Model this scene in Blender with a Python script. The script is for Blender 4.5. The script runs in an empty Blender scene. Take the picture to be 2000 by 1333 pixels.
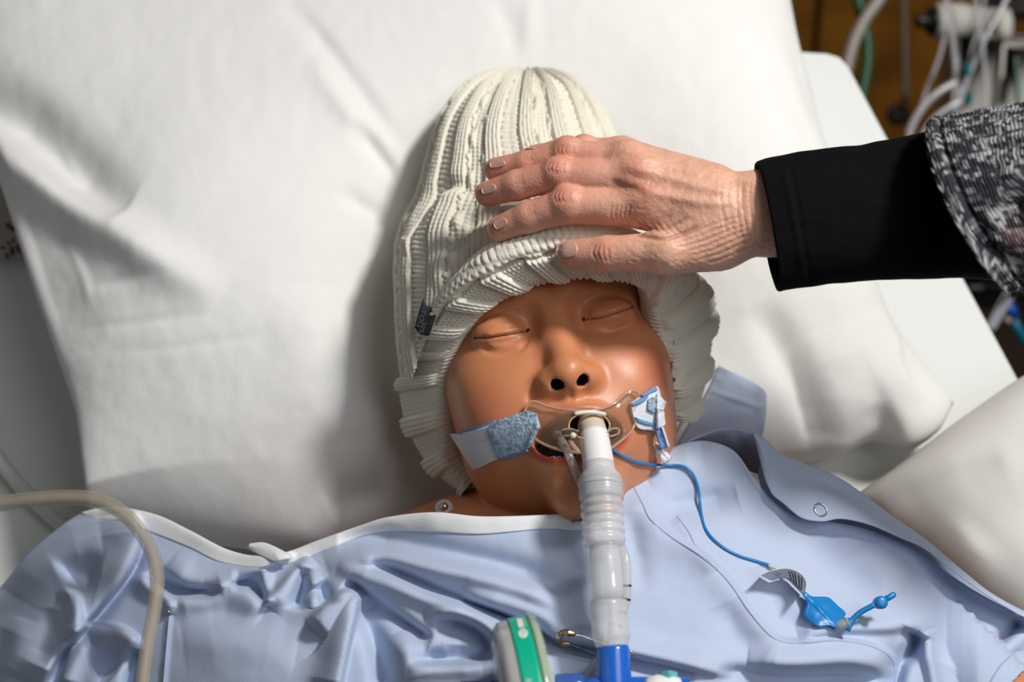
import bpy, math, random
import numpy as np
from mathutils import Matrix, Vector
from mathutils.bvhtree import BVHTree

rng = np.random.default_rng(7)
SC = bpy.context.scene
COL = SC.collection

# ------------------------------------------------------------------ camera
W, H, FP = 2000.0, 1333.0, 2500.0            # frame in pixels, focal length in pixels (45 mm on 36 mm)
PITCH, ROLL = math.radians(38), math.radians(-6)
CAM = Matrix.Translation((0.0, -0.95, 1.62)) @ Matrix.Rotation(math.pi / 2 - PITCH, 4, 'X') @ Matrix.Rotation(ROLL, 4, 'Z')
cd = bpy.data.cameras.new('camera'); cam = bpy.data.objects.new('camera', cd); COL.objects.link(cam)
cam.matrix_world = CAM
cd.sensor_width = 36; cd.lens = 45; cd.clip_start = 0.02; cd.clip_end = 30
cd.dof.use_dof = True; cd.dof.focus_distance = 0.735; cd.dof.aperture_fstop = 4.5
SC.camera = cam
R3 = np.array(CAM.to_3x3()); T3 = np.array(CAM.translation)
def toW(X): return np.asarray(X, float) @ R3.T + T3
def toC(X): return (np.asarray(X, float) - T3) @ R3

# ------------------------------------------------------------------ world, lights, exposure
vs = SC.view_settings
vs.view_transform = 'Standard'; vs.look = 'None'; vs.gamma = 1; vs.use_curve_mapping = False; vs.exposure = 0.0
wd = bpy.data.worlds.new('room_light'); SC.world = wd; wd.use_nodes = True
bg = wd.node_tree.nodes['Background']; bg.inputs[0].default_value = (1.0, 0.985, 0.96, 1); bg.inputs[1].default_value = 0.10
def area(name, pos_c, target_c, size, power, color):
    L = bpy.data.lights.new(name, 'AREA'); L.shape = 'DISK'; L.size = size; L.energy = power; L.color = color
    o = bpy.data.objects.new(name, L); COL.objects.link(o)
    p, t = Vector(toW(pos_c)), Vector(toW(target_c))
    o.location = p; o.rotation_euler = (t - p).to_track_quat('-Z', 'Y').to_euler(); return o
area('ceiling_lamp_key', (0.85, 1.00, 0.22), (0.0, 0.0, -0.78), 0.24, 24.5, (1.0, 0.97, 0.935))
area('soft_fill_light', (0.75, 0.45, 0.65), (0.0, 0.0, -0.8), 0.9, 6.5, (0.93, 0.97, 1.0))  # added soft fill beside the camera, no lamp of the room

# ------------------------------------------------------------------ bed frame of reference
SB, CB = math.sin(math.radians(22)), math.cos(math.radians(22))
NB = np.array([0, SB, CB]); OB = np.array([0, 0, -0.987])
NW = R3 @ NB                                   # mattress normal in world space
def rays(px, py):
    px, py = np.broadcast_arrays(np.asarray(px, float), np.asarray(py, float))
    return np.stack([(px - W / 2) / FP, -(py - H / 2) / FP, -np.ones_like(px)], -1)
def P(px, py, w):
    """world point seen at (px, py) lying w metres above the mattress plane"""
    r = rays(px, py)
    d = (np.asarray(w, float) + OB @ NB) / (r @ NB)
    return toW(r * d[..., None])
def PD(px, py, d):
    """world point seen at (px, py) at depth d metres"""
    return toW(rays(px, py) * np.asarray(d, float)[..., None])
def proj(X):
    c = toC(X); d = -c[..., 2]
    return W / 2 + FP * c[..., 0] / d, H / 2 - FP * c[..., 1] / d, d
def hgt(X): return (toC(X) - OB) @ NB

# ------------------------------------------------------------------ materials
def mat(name, color, rough=0.6, **k):
    m = bpy.data.materials.new(name); m.use_nodes = True
    nt = m.node_tree; b = nt.nodes['Principled BSDF']
    b.inputs['Base Color'].default_value = (*color, 1); b.inputs['Roughness'].default_value = rough
    for key, v in k.items():
        if key in ('bump', 'attr', 'vary', 'weave'): continue
        b.inputs[key.replace('_', ' ')].default_value = v
    N, Lk = nt.nodes, nt.links
    src = None
    if k.get('attr'):
        a = N.new('ShaderNodeAttribute'); a.attribute_name = 'Col'; src = a.outputs['Color']
    if k.get('vary'):                        # (scale, amount): gentle colour variation belonging to the thing
        sc, am = k['vary'][:2]
        tc = N.new('ShaderNodeTexCoord'); n = N.new('ShaderNodeTexNoise'); n.inputs['Scale'].default_value = sc; n.inputs['Detail'].default_value = 5
        Lk.new(tc.outputs['Object'], n.inputs['Vector'])
        mr = N.new('ShaderNodeMapRange'); mr.inputs[1].default_value = .3; mr.inputs[2].default_value = .7
        mr.inputs[3].default_value = 1 - am; mr.inputs[4].default_value = 1 + am
        Lk.new(n.outputs['Fac'], mr.inputs[0])
        mx = N.new('ShaderNodeMix'); mx.data_type = 'RGBA'; mx.blend_type = 'MULTIPLY'; mx.inputs[0].default_value = 1
        if src: Lk.new(src, mx.inputs[6])
        else: mx.inputs[6].default_value = (*color, 1)
        Lk.new(mr.outputs[0], mx.inputs[7]); src = mx.outputs[2]
    if src: Lk.new(src, b.inputs['Base Color'])
    nrm = None
    if k.get('bump'):                        # list of (kind, scale, distance, strength)
        tc = N.new('ShaderNodeTexCoord')
        for kind, sc, dist, st in k['bump']:
            if kind == 'noise':
                t = N.new('ShaderNodeTexNoise'); t.inputs['Detail'].default_value = 4; out = t.outputs['Fac']
            elif kind == 'voronoi':
                t = N.new('ShaderNodeTexVoronoi'); t.feature = 'DISTANCE_TO_EDGE'; out = t.outputs['Distance']
            elif kind in ('wx', 'wy', 'wz'):
                t = N.new('ShaderNodeTexWave'); t.bands_direction = kind[1].upper(); t.inputs['Distortion'].default_value = 1.2
                t.inputs['Detail'].default_value = 1; out = t.outputs['Fac']
            t.inputs['Scale'].default_value = sc
            Lk.new(tc.outputs['Object'], t.inputs['Vector'])
            bp = N.new('ShaderNodeBump'); bp.inputs['Distance'].default_value = dist; bp.inputs['Strength'].default_value = st
            Lk.new(out, bp.inputs['Height'])
            if nrm: Lk.new(nrm, bp.inputs['Normal'])
            nrm = bp.outputs['Normal']
        Lk.new(nrm, b.inputs['Normal'])
    return m
def srgb(r, g, b):
    f = lambda c: (c / 255 / 12.92) if c / 255 <= .04045 else ((c / 255 + .055) / 1.055) ** 2.4
    return (f(r), f(g), f(b))

# ------------------------------------------------------------------ objects
def link(o, parent=None):
    COL.objects.link(o)
    if parent is not None: o.parent = parent
    return o
def props(o, label=None, cat=None, group=None, kind=None):
    if label: o['label'] = label
    if cat: o['category'] = cat
    if group: o['group'] = group
    if kind: o['kind'] = kind
    return o
def root(name, at, label, cat, group=None):
    o = bpy.data.objects.new(name, None); COL.objects.link(o); o.location = Vector(at); o.empty_display_size = .02
    o['_o'] = list(map(float, at)); return props(o, label, cat, group)
def orig(o):
    p = np.zeros(3)
    while o is not None: p = p + np.array(o.location); o = o.parent
    return p
def mk(name, V, F, m, parent=None, smooth=True, cols=None, solid=0, offset=0, at=None, sub=0):
    """one mesh object; V in world space, F faces (array of quads/tris or list)"""
    V = np.asarray(V, float)
    o0 = orig(parent) if parent is not None else np.zeros(3)
    loc = np.array(at if at is not None else V.mean(0), float)
    me = bpy.data.meshes.new(name)
    L = V - loc
    if isinstance(F, np.ndarray) and F.ndim == 2:
        nf, k = F.shape
        me.vertices.add(len(L)); me.vertices.foreach_set('co', L.astype(np.float32).ravel())
        me.loops.add(nf * k); me.loops.foreach_set('vertex_index', F.astype(np.int32).ravel())
        me.polygons.add(nf); me.polygons.foreach_set('loop_start', np.arange(0, nf * k, k, dtype=np.int32))
        me.update(calc_edges=True); me.validate()
    else:
        me.from_pydata(L.tolist(), [], [list(map(int, f)) for f in F]); me.update()
    if cols is not None and len(cols) == len(me.vertices):
        a = me.color_attributes.new('Col', 'FLOAT_COLOR', 'POINT')
        c = np.ones((len(V), 4), np.float32); c[:, :3] = cols; a.data.foreach_set('color', c.ravel())
    me.polygons.foreach_set('use_smooth', np.full(len(me.polygons), bool(smooth)))
    if m is not None: me.materials.append(m)
    o = bpy.data.objects.new(name, me); link(o, parent); o.location = Vector(loc - o0)
    if solid:
        s = o.modifiers.new('thickness', 'SOLIDIFY'); s.thickness = solid; s.offset = offset
    if sub:
        s = o.modifiers.new('smooth', 'SUBSURF'); s.levels = s.render_levels = sub
    return o
def gridF(ny, nx, close_x=False, close_y=False):
    i, j = np.meshgrid(np.arange(ny if close_y else ny - 1), np.arange(nx if close_x else nx - 1), indexing='ij')
    i2, j2 = (i + 1) % ny, (j + 1) % nx
    return np.stack([i * nx + j, i * nx + j2, i2 * nx + j2, i2 * nx + j], -1).reshape(-1, 4)
def spl(pts, n, closed=False):
    """Catmull-Rom through pts (k x m), n samples evenly spread along the length"""
    p = np.asarray(pts, float)
    if p.ndim == 1: p = p[:, None]
    q = np.vstack([p[-1:], p, p[:2]]) if closed else np.vstack([2 * p[:1] - p[1:2], p, 2 * p[-1:] - p[-2:-1]])
    segs = len(p) if closed else len(p) - 1
    K = 24; out = []
    t = np.linspace(0, 1, K, endpoint=False)[:, None]
    for i in range(segs):
        a, b, c, d = q[i], q[i + 1], q[i + 2], q[i + 3]
        out.append(.5 * (2 * b + (c - a) * t + (2 * a - 5 * b + 4 * c - d) * t ** 2 + (3 * b - a - 3 * c + d) * t ** 3))
    out.append((p[:1] if closed else p[-1:]))
    o = np.vstack(out)
    m = min(3, o.shape[1])
    s = np.r_[0, np.cumsum(np.linalg.norm(np.diff(o[:, :m], axis=0), axis=1))]
    u = np.linspace(0, s[-1], n, endpoint=not closed)
    return np.stack([np.interp(u, s, o[:, k]) for k in range(o.shape[1])], -1)
def tubeVF(C, r, nseg=12, caps=True):
    C = np.asarray(C, float); n = len(C); r = np.broadcast_to(np.asarray(r, float), (n,))
    T = np.gradient(C, axis=0); T /= np.linalg.norm(T, axis=1)[:, None] + 1e-12
    a = np.array([0, 0, 1.0]) if abs(T[0, 2]) < .9 else np.array([1.0, 0, 0])
    U = np.zeros_like(C); u = np.cross(T[0], a); u /= np.linalg.norm(u)
    for i in range(n):
        u = u - T[i] * (u @ T[i]); u /= np.linalg.norm(u) + 1e-12; U[i] = u
    Vv = np.cross(T, U)
    th = np.arange(nseg) * 2 * np.pi / nseg
    X = C[:, None] + r[:, None, None] * (U[:, None] * np.cos(th)[None, :, None] + Vv[:, None] * np.sin(th)[None, :, None])
    X = X.reshape(-1, 3); F = gridF(n, nseg, close_x=True).tolist()
    if caps:
        F.append(list(range(nseg))[::-1]); F.append([(n - 1) * nseg + k for k in range(nseg)])
    return X, F
def tube(name, C, r, m, parent=None, nseg=12, caps=True, **k):
    X, F = tubeVF(C, r, nseg, caps); return mk(name, X, F, m, parent, **k)
def joinVF(parts):
    V, F, b = [], [], 0
    for v, f in parts:
        v = np.asarray(v, float); V.append(v); F += [[int(i) + b for i in q] for q in f]; b += len(v)
    return np.vstack(V), F
def boxVF(c, ax, ay, az, bev=.12):
    """chamfered box: centre c, half-axis vectors"""
    c, ax, ay, az = (np.asarray(q, float) for q in (c, ax, ay, az))
    V, F = [], []
    k = 1 - bev; ids = {}
    for sx in (-1, 1):
        for sy in (-1, 1):
            for sz in (-1, 1):
                for t in range(3):
                    f = [k, k, k]; f[t] = 1
                    ids[(sx, sy, sz, t)] = len(V); V.append(c + ax * sx * f[0] + ay * sy * f[1] + az * sz * f[2])
    g = lambda *q: ids[q]
    for s in (-1, 1):
        F.append([g(s, -1, -1, 0), g(s, 1, -1, 0), g(s, 1, 1, 0), g(s, -1, 1, 0)][::s])
        F.append([g(-1, s, -1, 1), g(-1, s, 1, 1), g(1, s, 1, 1), g(1, s, -1, 1)][::s])
        F.append([g(-1, -1, s, 2), g(1, -1, s, 2), g(1, 1, s, 2), g(-1, 1, s, 2)][::s])
    for a in (-1, 1):
        for b in (-1, 1):
            F.append([g(a, b, -1, 0), g(a, b, 1, 0), g(a, b, 1, 1), g(a, b, -1, 1)])
            F.append([g(a, -1, b, 0), g(a, 1, b, 0), g(a, 1, b, 2), g(a, -1, b, 2)])
            F.append([g(-1, a, b, 1), g(1, a, b, 1), g(1, a, b, 2), g(-1, a, b, 2)])
            for d in (-1, 1): F.append([g(a, b, d, 0), g(a, b, d, 1), g(a, b, d, 2)])
    return np.array(V), F
def norms(V, ny, nx):
    G = V.reshape(ny, nx, 3); a = np.gradient(G, axis=1); b = np.gradient(G, axis=0)
    n = np.cross(a, b); n /= np.linalg.norm(n, axis=-1)[..., None] + 1e-15
    n = n.reshape(-1, 3)
    s = np.sign((n @ NW).mean() or 1); return n * s

# ------------------------------------------------------------------ noise, strokes, height maps
def vnoise(x, y, seed=0):
    def h(i, j):
        n = (i.astype(np.int64) * 374761393 + j.astype(np.int64) * 668265263 + seed * 1442695041) & 0x7fffffff
        n = (n ^ (n >> 13)) * 1274126177 & 0x7fffffff
        return ((n ^ (n >> 16)) & 0xffff) / 65535.0
    xi, yi = np.floor(x), np.floor(y); fx, fy = x - xi, y - yi
    fx, fy = fx * fx * (3 - 2 * fx), fy * fy * (3 - 2 * fy)
    return (h(xi, yi) * (1 - fx) + h(xi + 1, yi) * fx) * (1 - fy) + (h(xi, yi + 1) * (1 - fx) + h(xi + 1, yi + 1) * fx) * fy
def fbm(x, y, oct=4, seed=0):
    s, a = 0, .5
    for o in range(oct): s = s + a * (vnoise(x * 2 ** o, y * 2 ** o, seed + o) - .5); a *= .5
    return s
def stroke(px, py, pts, wl, wr=None, taper=.25, smooth=True):
    """0..1 profile of a soft line through pts; wl/wr are half widths on its left/right side (in pixels, as travelled)"""
    wr = wl if wr is None else wr
    L = spl(pts, max(12, 6 * len(pts))) if smooth and len(pts) > 2 else spl(pts, 12)
    best = np.full(px.shape, 1e9); sd = np.zeros(px.shape); tt = np.zeros(px.shape)
    m = 3.2 * max(wl, wr)
    sel = (px > L[:, 0].min() - m) & (px < L[:, 0].max() + m) & (py > L[:, 1].min() - m) & (py < L[:, 1].max() + m)
    X, Y = px[sel], py[sel]
    if X.size == 0: return np.zeros(px.shape)
    b = np.full(X.shape, 1e9); s_ = np.zeros(X.shape); t_ = np.zeros(X.shape)
    n = len(L) - 1
    for i in range(n):
        ax, ay = L[i]; dx, dy = L[i + 1] - L[i]; l2 = dx * dx + dy * dy + 1e-9
        u = np.clip(((X - ax) * dx + (Y - ay) * dy) / l2, 0, 1)
        ex, ey = X - ax - u * dx, Y - ay - u * dy
        d = np.hypot(ex, ey); k = d < b
        b = np.where(k, d, b); s_ = np.where(k, np.sign(dx * ey - dy * ex), s_); t_ = np.where(k, (i + u) / n, t_)
    wv = np.where(s_ < 0, wl, wr)
    v = np.exp(-(b / wv) ** 2)
    if taper > 0: v = v * np.clip(np.minimum(t_, 1 - t_) / taper, 0, 1) ** .7
    out = np.zeros(px.shape); out[sel] = v; return out
def ledge(px, py, pts, wl, wr, taper=.2):
    """step: 1 just left of the line fading over wl, 0 right of it (rise over wr)"""
    L = spl(pts, max(16, 8 * len(pts))); n = len(L) - 1
    b = np.full(px.shape, 1e9); s_ = np.zeros(px.shape); t_ = np.zeros(px.shape)
    for i in range(n):
        ax, ay = L[i]; dx, dy = L[i + 1] - L[i]; l2 = dx * dx + dy * dy + 1e-9
        u = np.clip(((px - ax) * dx + (py - ay) * dy) / l2, 0, 1)
        ex, ey = px - ax - u * dx, py - ay - u * dy
        d = np.hypot(ex, ey); k = d < b
        b = np.where(k, d, b); s_ = np.where(k, np.sign(dx * ey - dy * ex), s_); t_ = np.where(k, (i + u) / n, t_)
    sd = b * s_                                   # >0 right side
    v = np.where(sd < 0, np.exp(-(sd / wl) ** 2), np.clip(1 - sd / wr, 0, 1) ** 2)
    return v * np.clip(np.minimum(t_, 1 - t_) / max(taper, 1e-6), 0, 1) ** .7
class RBF:
    def __init__(s, pts, reg=1e-6):
        p = np.asarray(pts, float); s.x = p[:, :2] / 1000; n = len(p)
        A = np.zeros((n + 3, n + 3)); A[:n, :n] = s.k(s.x, s.x) + reg * np.eye(n)
        A[:n, n] = 1; A[:n, n + 1:] = s.x; A[n, :n] = 1; A[n + 1:, :n] = s.x.T
        s.c = np.linalg.solve(A, np.r_[p[:, 2], 0, 0, 0])
    @staticmethod
    def k(a, b):
        r2 = ((a[:, None] - b[None]) ** 2).sum(-1); return .5 * r2 * np.log(r2 + 1e-12)
    def __call__(s, px, py):
        q = np.stack([np.ravel(px), np.ravel(py)], -1) / 1000.0; n = len(s.x); o = np.empty(len(q))
        for i in range(0, len(q), 40000):
            z = q[i:i + 40000]; o[i:i + 40000] = s.k(z, s.x) @ s.c[:n] + s.c[n] + z @ s.c[n + 1:]
        return o.reshape(np.shape(px))

# ------------------------------------------------------------------ signed-distance modelling -> one continuous mesh
def smin(a, b, k):
    h = np.clip(.5 + .5 * (b - a) / k, 0, 1); return b + (a - b) * h - k * h * (1 - h)
def smax(a, b, k): return -smin(-a, -b, k)
def ell(p, c, r):
    q = p - np.asarray(c, float); r = np.asarray(r, float)
    k0 = np.linalg.norm(q / r, axis=-1); k1 = np.linalg.norm(q / r ** 2, axis=-1) + 1e-9
    return k0 * (k0 - 1) / k1
def cap(p, a, b, ra, rb):
    a, b = np.asarray(a, float), np.asarray(b, float); d = b - a
    t = np.clip(((p - a) @ d) / (d @ d), 0, 1)
    return np.linalg.norm(p - a - t[:, None] * d, axis=-1) - (ra + (rb - ra) * t)
def sdf_mesh(f, lo, hi, h, B=8):
    lo, hi = np.asarray(lo, float), np.asarray(hi, float)
    nb = np.ceil((hi - lo) / (h * B)).astype(int)
    c = np.stack(np.meshgrid(*[lo[i] + (np.arange(nb[i]) + .5) * h * B for i in range(3)], indexing='ij'), -1).reshape(-1, 3)
    d = f(c); act = np.abs(d) < h * B * 1.45
    n = nb * B + 1
    D = np.empty(n, np.float32)
    D[:-1, :-1, :-1] = np.repeat(np.repeat(np.repeat(d.reshape(nb), B, 0), B, 1), B, 2)
    D[-1], D[:, -1], D[:, :, -1] = 1, 1, 1
    ids = np.stack(np.unravel_index(np.nonzero(act)[0], nb), -1)
    off = np.stack(np.meshgrid(*[np.arange(B)] * 3, indexing='ij'), -1).reshape(-1, 3)
    for s in range(0, len(ids), 1500):
        I = (ids[s:s + 1500, None] * B + off[None]).reshape(-1, 3)
        D[I[:, 0], I[:, 1], I[:, 2]] = f(lo + I * h)
    for ax in range(3):                          # close the shape at the domain border
        sl = [slice(None)] * 3
        for e in (0, -1): sl[ax] = e; D[tuple(sl)] = np.maximum(D[tuple(sl)], h * .5)
    S = D < 0
    m = np.zeros(np.array(n) - 1, np.uint8)
    cs = [(i, j, k) for i in (0, 1) for j in (0, 1) for k in (0, 1)]
    for i, j, k in cs: m += S[i:n[0] - 1 + i, j:n[1] - 1 + j, k:n[2] - 1 + k]
    A = np.stack(np.nonzero((m > 0) & (m < 8)), -1)
    idx = np.full(m.shape, -1, np.int32); idx[A[:, 0], A[:, 1], A[:, 2]] = np.arange(len(A))
    v8 = {q: D[A[:, 0] + q[0], A[:, 1] + q[1], A[:, 2] + q[2]] for q in cs}
    acc = np.zeros((len(A), 3)); cnt = np.zeros(len(A))
    for a in cs:
        for ax in range(3):
            if a[ax]: continue
            b = list(a); b[ax] = 1; b = tuple(b)
            da, db = v8[a], v8[b]; k = (da < 0) != (db < 0)
            t = np.where(k, da / np.where(k, da - db, 1), 0)
            p = np.tile(np.array(a, float), (len(A), 1)); p[:, ax] = t
            acc += p * k[:, None]; cnt += k
    V = lo + (A + acc / cnt[:, None]) * h
    F = []
    for ax in range(3):
        o1, o2 = [q for q in range(3) if q != ax]
        s1 = [slice(None)] * 3; s2 = [slice(None)] * 3; s1[ax] = slice(0, -1); s2[ax] = slice(1, None)
        E = np.stack(np.nonzero(S[tuple(s1)] != S[tuple(s2)]), -1)
        E = E[(E[:, o1] > 0) & (E[:, o2] > 0) & (E[:, o1] < n[o1] - 1) & (E[:, o2] < n[o2] - 1)]
        inside = S[E[:, 0], E[:, 1], E[:, 2]]
        q = []
        for d1, d2 in ((-1, -1), (0, -1), (0, 0), (-1, 0)):
            e = E.copy(); e[:, o1] += d1; e[:, o2] += d2; q.append(idx[e[:, 0], e[:, 1], e[:, 2]])
        q = np.stack(q, -1)
        flip = inside if ax != 1 else ~inside
        q[~flip] = q[~flip][:, ::-1]
        F.append(q)
    F = np.vstack(F); F = F[(F >= 0).all(1)]
    return V, F
def vnormals(V, F):
    n = np.cross(V[F[:, 2]] - V[F[:, 0]], V[F[:, 3]] - V[F[:, 1]]); o = np.zeros_like(V)
    for k in range(4): np.add.at(o, F[:, k], n)
    return o / (np.linalg.norm(o, axis=1)[:, None] + 1e-15)
def bvh_of(V, F): return BVHTree.FromPolygons([tuple(v) for v in np.asarray(V).tolist()], [tuple(map(int, f)) for f in F])
CAMPOS = Vector(T3)
def drape(bvh, px, py, off, default=None):
    """points of a surface under pixels, lifted by off towards its outside"""
    X = PD(px, py, np.ones(np.shape(px))); sh = np.shape(px)
    out = np.zeros((X.size // 3, 3)); offs = np.broadcast_to(off, sh).ravel(); last = None
    for i, x in enumerate(X.reshape(-1, 3)):
        d = (Vector(x) - CAMPOS).normalized()
        h = bvh.ray_cast(CAMPOS, d)
        if h[0] is None:
            out[i] = np.nan; continue
        nn = h[1] if h[1].dot(d) < 0 else -h[1]
        out[i] = np.array(h[0] + nn * offs[i])
    bad = np.isnan(out[:, 0])
    if bad.any() and (~bad).any():
        g = np.nonzero(~bad)[0]
        for i in np.nonzero(bad)[0]:
            j = g[np.argmin(np.abs(g - i))]; dep = toC(out[j])[2]
            out[i] = PD(px.ravel()[i], py.ravel()[i], np.array(-dep))
    return out.reshape(*sh, 3)
def patch(polytop, polybot, n, m):
    """n x m pixel grid ruled between two polylines"""
    a, b = spl(polytop, n), spl(polybot, n); t = np.linspace(0, 1, m)[:, None, None]
    g = a[None] * (1 - t) + b[None] * t; return g[..., 0], g[..., 1]

def unit(a): a = np.asarray(a, float); return a / np.linalg.norm(a)
# ================================================================== setting: floor and panelled wall behind the bed
M_wood = mat('wood_panel', (.25, .098, .007), .45, vary=(9, .35), bump=[('noise', 40, .002, .3)])
M_black = mat('black_plastic', (.008, .008, .009), .45)
M_dark = mat('dark_grey', (.03, .028, .026), .6)
M_floor = mat('floor_vinyl', (.035, .026, .018), .5, vary=(6, .3))
WALLY = 1.22
fl = mk('floor', [(-4, -4, 0), (4, -4, 0), (4, WALLY + .1, 0), (-4, WALLY + .1, 0), (-4, -4, -.1), (4, -4, -.1), (4, WALLY + .1, -.1), (-4, WALLY + .1, -.1)],
        [(0, 1, 2, 3), (4, 7, 6, 5), (0, 4, 5, 1), (1, 5, 6, 2), (2, 6, 7, 3), (3, 7, 4, 0)], M_floor, smooth=False); props(fl, kind='structure')
def wallpt(px, py):
    r = toW(rays(px, py)) - T3; t = (WALLY - T3[1]) / r[..., 1]; return T3 + r * t[..., None]
wv, wf = boxVF((0, WALLY + .06, 1.3), (4, 0, 0), (0, .05, 0), (0, 0, 1.3), .02)
wb = mk('wall_back', wv, wf, M_black, smooth=False); props(wb, kind='structure')
xs = wallpt(np.array([1592.]), np.array([50.]))[0, 0]
edges = [xs - 1.32, xs - .66, xs - .21, xs, xs + .82, xs + 1.6]
for a, b in zip(edges[:-1], edges[1:]):
    for z0, z1 in ((.09, 2.5),):
        v, f = boxVF(((a + b) / 2, WALLY, (z0 + z1) / 2), ((b - a) / 2 - .006, 0, 0), (0, .012, 0), (0, 0, (z1 - z0) / 2), .01)
        mk('panel', v, f, M_wood, wb, smooth=False)
v, f = boxVF((0, WALLY - .012, .045), (4, 0, 0), (0, .012, 0), (0, 0, .045), .1)
props(mk('baseboard_back', v, f, M_dark, smooth=False), kind='structure')

# ================================================================== bed
M_sheet = mat('white_sheet', (.74, .76, .74), .85, bump=[('noise', 700, .0004, .25)])
M_sheet2 = mat('mattress_cover', (.5, .52, .5), .8)
M_frame = mat('grey_bed_plastic', (.16, .145, .13), .45, vary=(20, .1))
bed = root('hospital_bed', P(1000, 600, 0.) - NW * .25, 'raised hospital bed under a white fitted sheet, beneath the pillows and the manikin', 'bed')
# outline of the mattress top, rounded at its head end
out = [(-900, 40), (1200, 82), (1560, 99), (1618, 103), (1641, 110), (1658, 128), (1990, 740), (2400, 1495), (2400, 1900), (-1100, 1900)]
o_px = np.array(out, float)
top = P(o_px[:, 0], o_px[:, 1], -.002); n = len(top)
ring = [top - NW * .006, top - NW * .14]
inner = P(o_px[:, 0], o_px[:, 1], -.002); cen = inner.mean(0)
inner = inner + (cen - inner) * .006
V = np.vstack([inner, ring[0], ring[1]]); F = [list(range(n))]
for k in range(2): F += [[k * n + i, (k + 1) * n + i, (k + 1) * n + (i + 1) % n, k * n + (i + 1) % n] for i in range(n)]
F.append([2 * n + i for i in range(n)][::-1])
mk('mattress', V, F, M_sheet, bed, smooth=False)
fv = P(o_px[:, 0], o_px[:, 1], 0) + (cen - inner) * .03
V2 = np.vstack([fv - NW * .142, fv - NW * .19]); F2 = [list(range(n)), [n + i for i in range(n)][::-1]] + [[i, n + i, n + (i + 1) % n, (i + 1) % n] for i in range(n)]
mk('bed_frame', V2, F2, M_frame, bed, smooth=False)
for px, py in ((200, 200), (1500, 250), (2200, 1700), (-300, 1700)):
    q = P(px, py, 0) - NW * .18; zz = q[2]
    v, f = boxVF((q[0], q[1], zz / 2), (.03, 0, 0), (0, .03, 0), (0, 0, zz / 2), .1); mk('leg', v, f, M_frame, bed, smooth=False)
# side guard on the left of the mattress with small printed marks
X0 = [(-160, 300), (30, 345), (62, 505), (-160, 500)]
g = np.array(X0, float); a = P(g[:, 0], g[:, 1], .012); b = P(g[:, 0], g[:, 1], .001)
V = np.vstack([a, b]); F = [[0, 1, 2, 3], [7, 6, 5, 4]] + [[i, 4 + i, 4 + (i + 1) % 4, (i + 1) % 4] for i in range(4)]
sg = mk('mattress_label', V, F, mat('grey_print_patch', (.42, .37, .33), .7), bed, smooth=False); sg['label'] = 'grey printed patch'
mv = []
for px, py, w_, h_ in ((16, 440, 5, 4), (24, 447, 5, 4), (16, 475, 3, 3), (26, 470, 3, 4), (24, 490, 4, 9), (35, 486, 3, 8), (5, 484, 4, 3), (14, 500, 3, 5), (44, 492, 3, 6)):
    c = P(px, py, .0124); ex = P(px + w_, py, .0124) - c; ey = P(px - 1, py - h_, .0124) - c
    mv.append((np.array([c - ex - ey, c + ex - ey, c + ex + ey, c - ex + ey]), [[0, 1, 2, 3]]))
v, f = joinVF(mv); mk('printed_mark', v, f, M_black, sg, smooth=False)

# ================================================================== pillows
def pillow(name, bl, tl, bt, br, ny, nx, w0, hfun, under, disp, m, label):
    """Coons patch in the bed plane between four seams, puffed up above and below"""
    L, Rr, B, T = spl(bl, ny), spl(br, ny), spl(bt, nx), spl(tl, nx)
    s = np.linspace(0, 1, nx)[None, :, None]; t = np.linspace(0, 1, ny)[:, None, None]
    G = (1 - s) * L[:, None] + s * Rr[:, None] + (1 - t) * B[None] + t * T[None] - ((1 - s) * (1 - t) * B[0] + s * (1 - t) * B[-1] + (1 - s) * t * T[0] + s * t * T[-1])
    px, py = G[..., 0], G[..., 1]
    S, Tt = np.broadcast_arrays(2 * s[..., 0] - 1, 2 * t[..., 0] - 1)
    e = (1 - np.abs(S) ** 3.4) * (1 - np.abs(Tt) ** 3.4)
    puff = np.clip(e, 0, 1) ** .5
    w0 = w0(px, py) if callable(w0) else w0
    under = w0 - .002 if under is None else under
    top = P(px, py, w0) + NW * (hfun(px, py, S, Tt) * puff)[..., None]
    qx, qy, _ = proj(top)
    top = top + NW * (disp(qx, qy) * np.clip(e * 6, 0, 1) ** .8)[..., None]
    bot = P(px, py, w0) - NW * (np.asarray(under) * puff)[..., None]
    nV = ny * nx
    border = (np.abs(S) == 1) | (np.abs(Tt) == 1)
    F1 = gridF(ny, nx); F2 = F1[:, ::-1].copy()
    mp = np.where(border.ravel(), np.arange(nV), nV + np.arange(nV)); F2 = mp[F2]
    o = mk(name, np.vstack([top.reshape(-1, 3), bot.reshape(-1, 3)]), np.vstack([F1, F2]), m)
    return o, top.reshape(-1, 3), F1
M_pillow = mat('white_cotton', (.82, .815, .795), .9, bump=[('noise', 900, .0005, .35), ('noise', 90, .002, .12)], Sheen_Weight=.1)
def ph(px, py, S, T):
    h = .098 - .052 * np.exp(-(np.clip(px, 0, None) / 300) ** 2)
    h = h - .088 * np.exp(-(((px - 870) / 210) ** 2 + ((py - 1060) / 120) ** 2))
    h = np.maximum(h, .002)
    h = h - .090 * np.exp(-(((px - 1090) / 300) ** 2 + ((py - 640) / 330) ** 2))
    h = h + .022 * np.exp(-(((px - 420) / 260) ** 2 + ((py - 560) / 260) ** 2))
    return h
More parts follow.
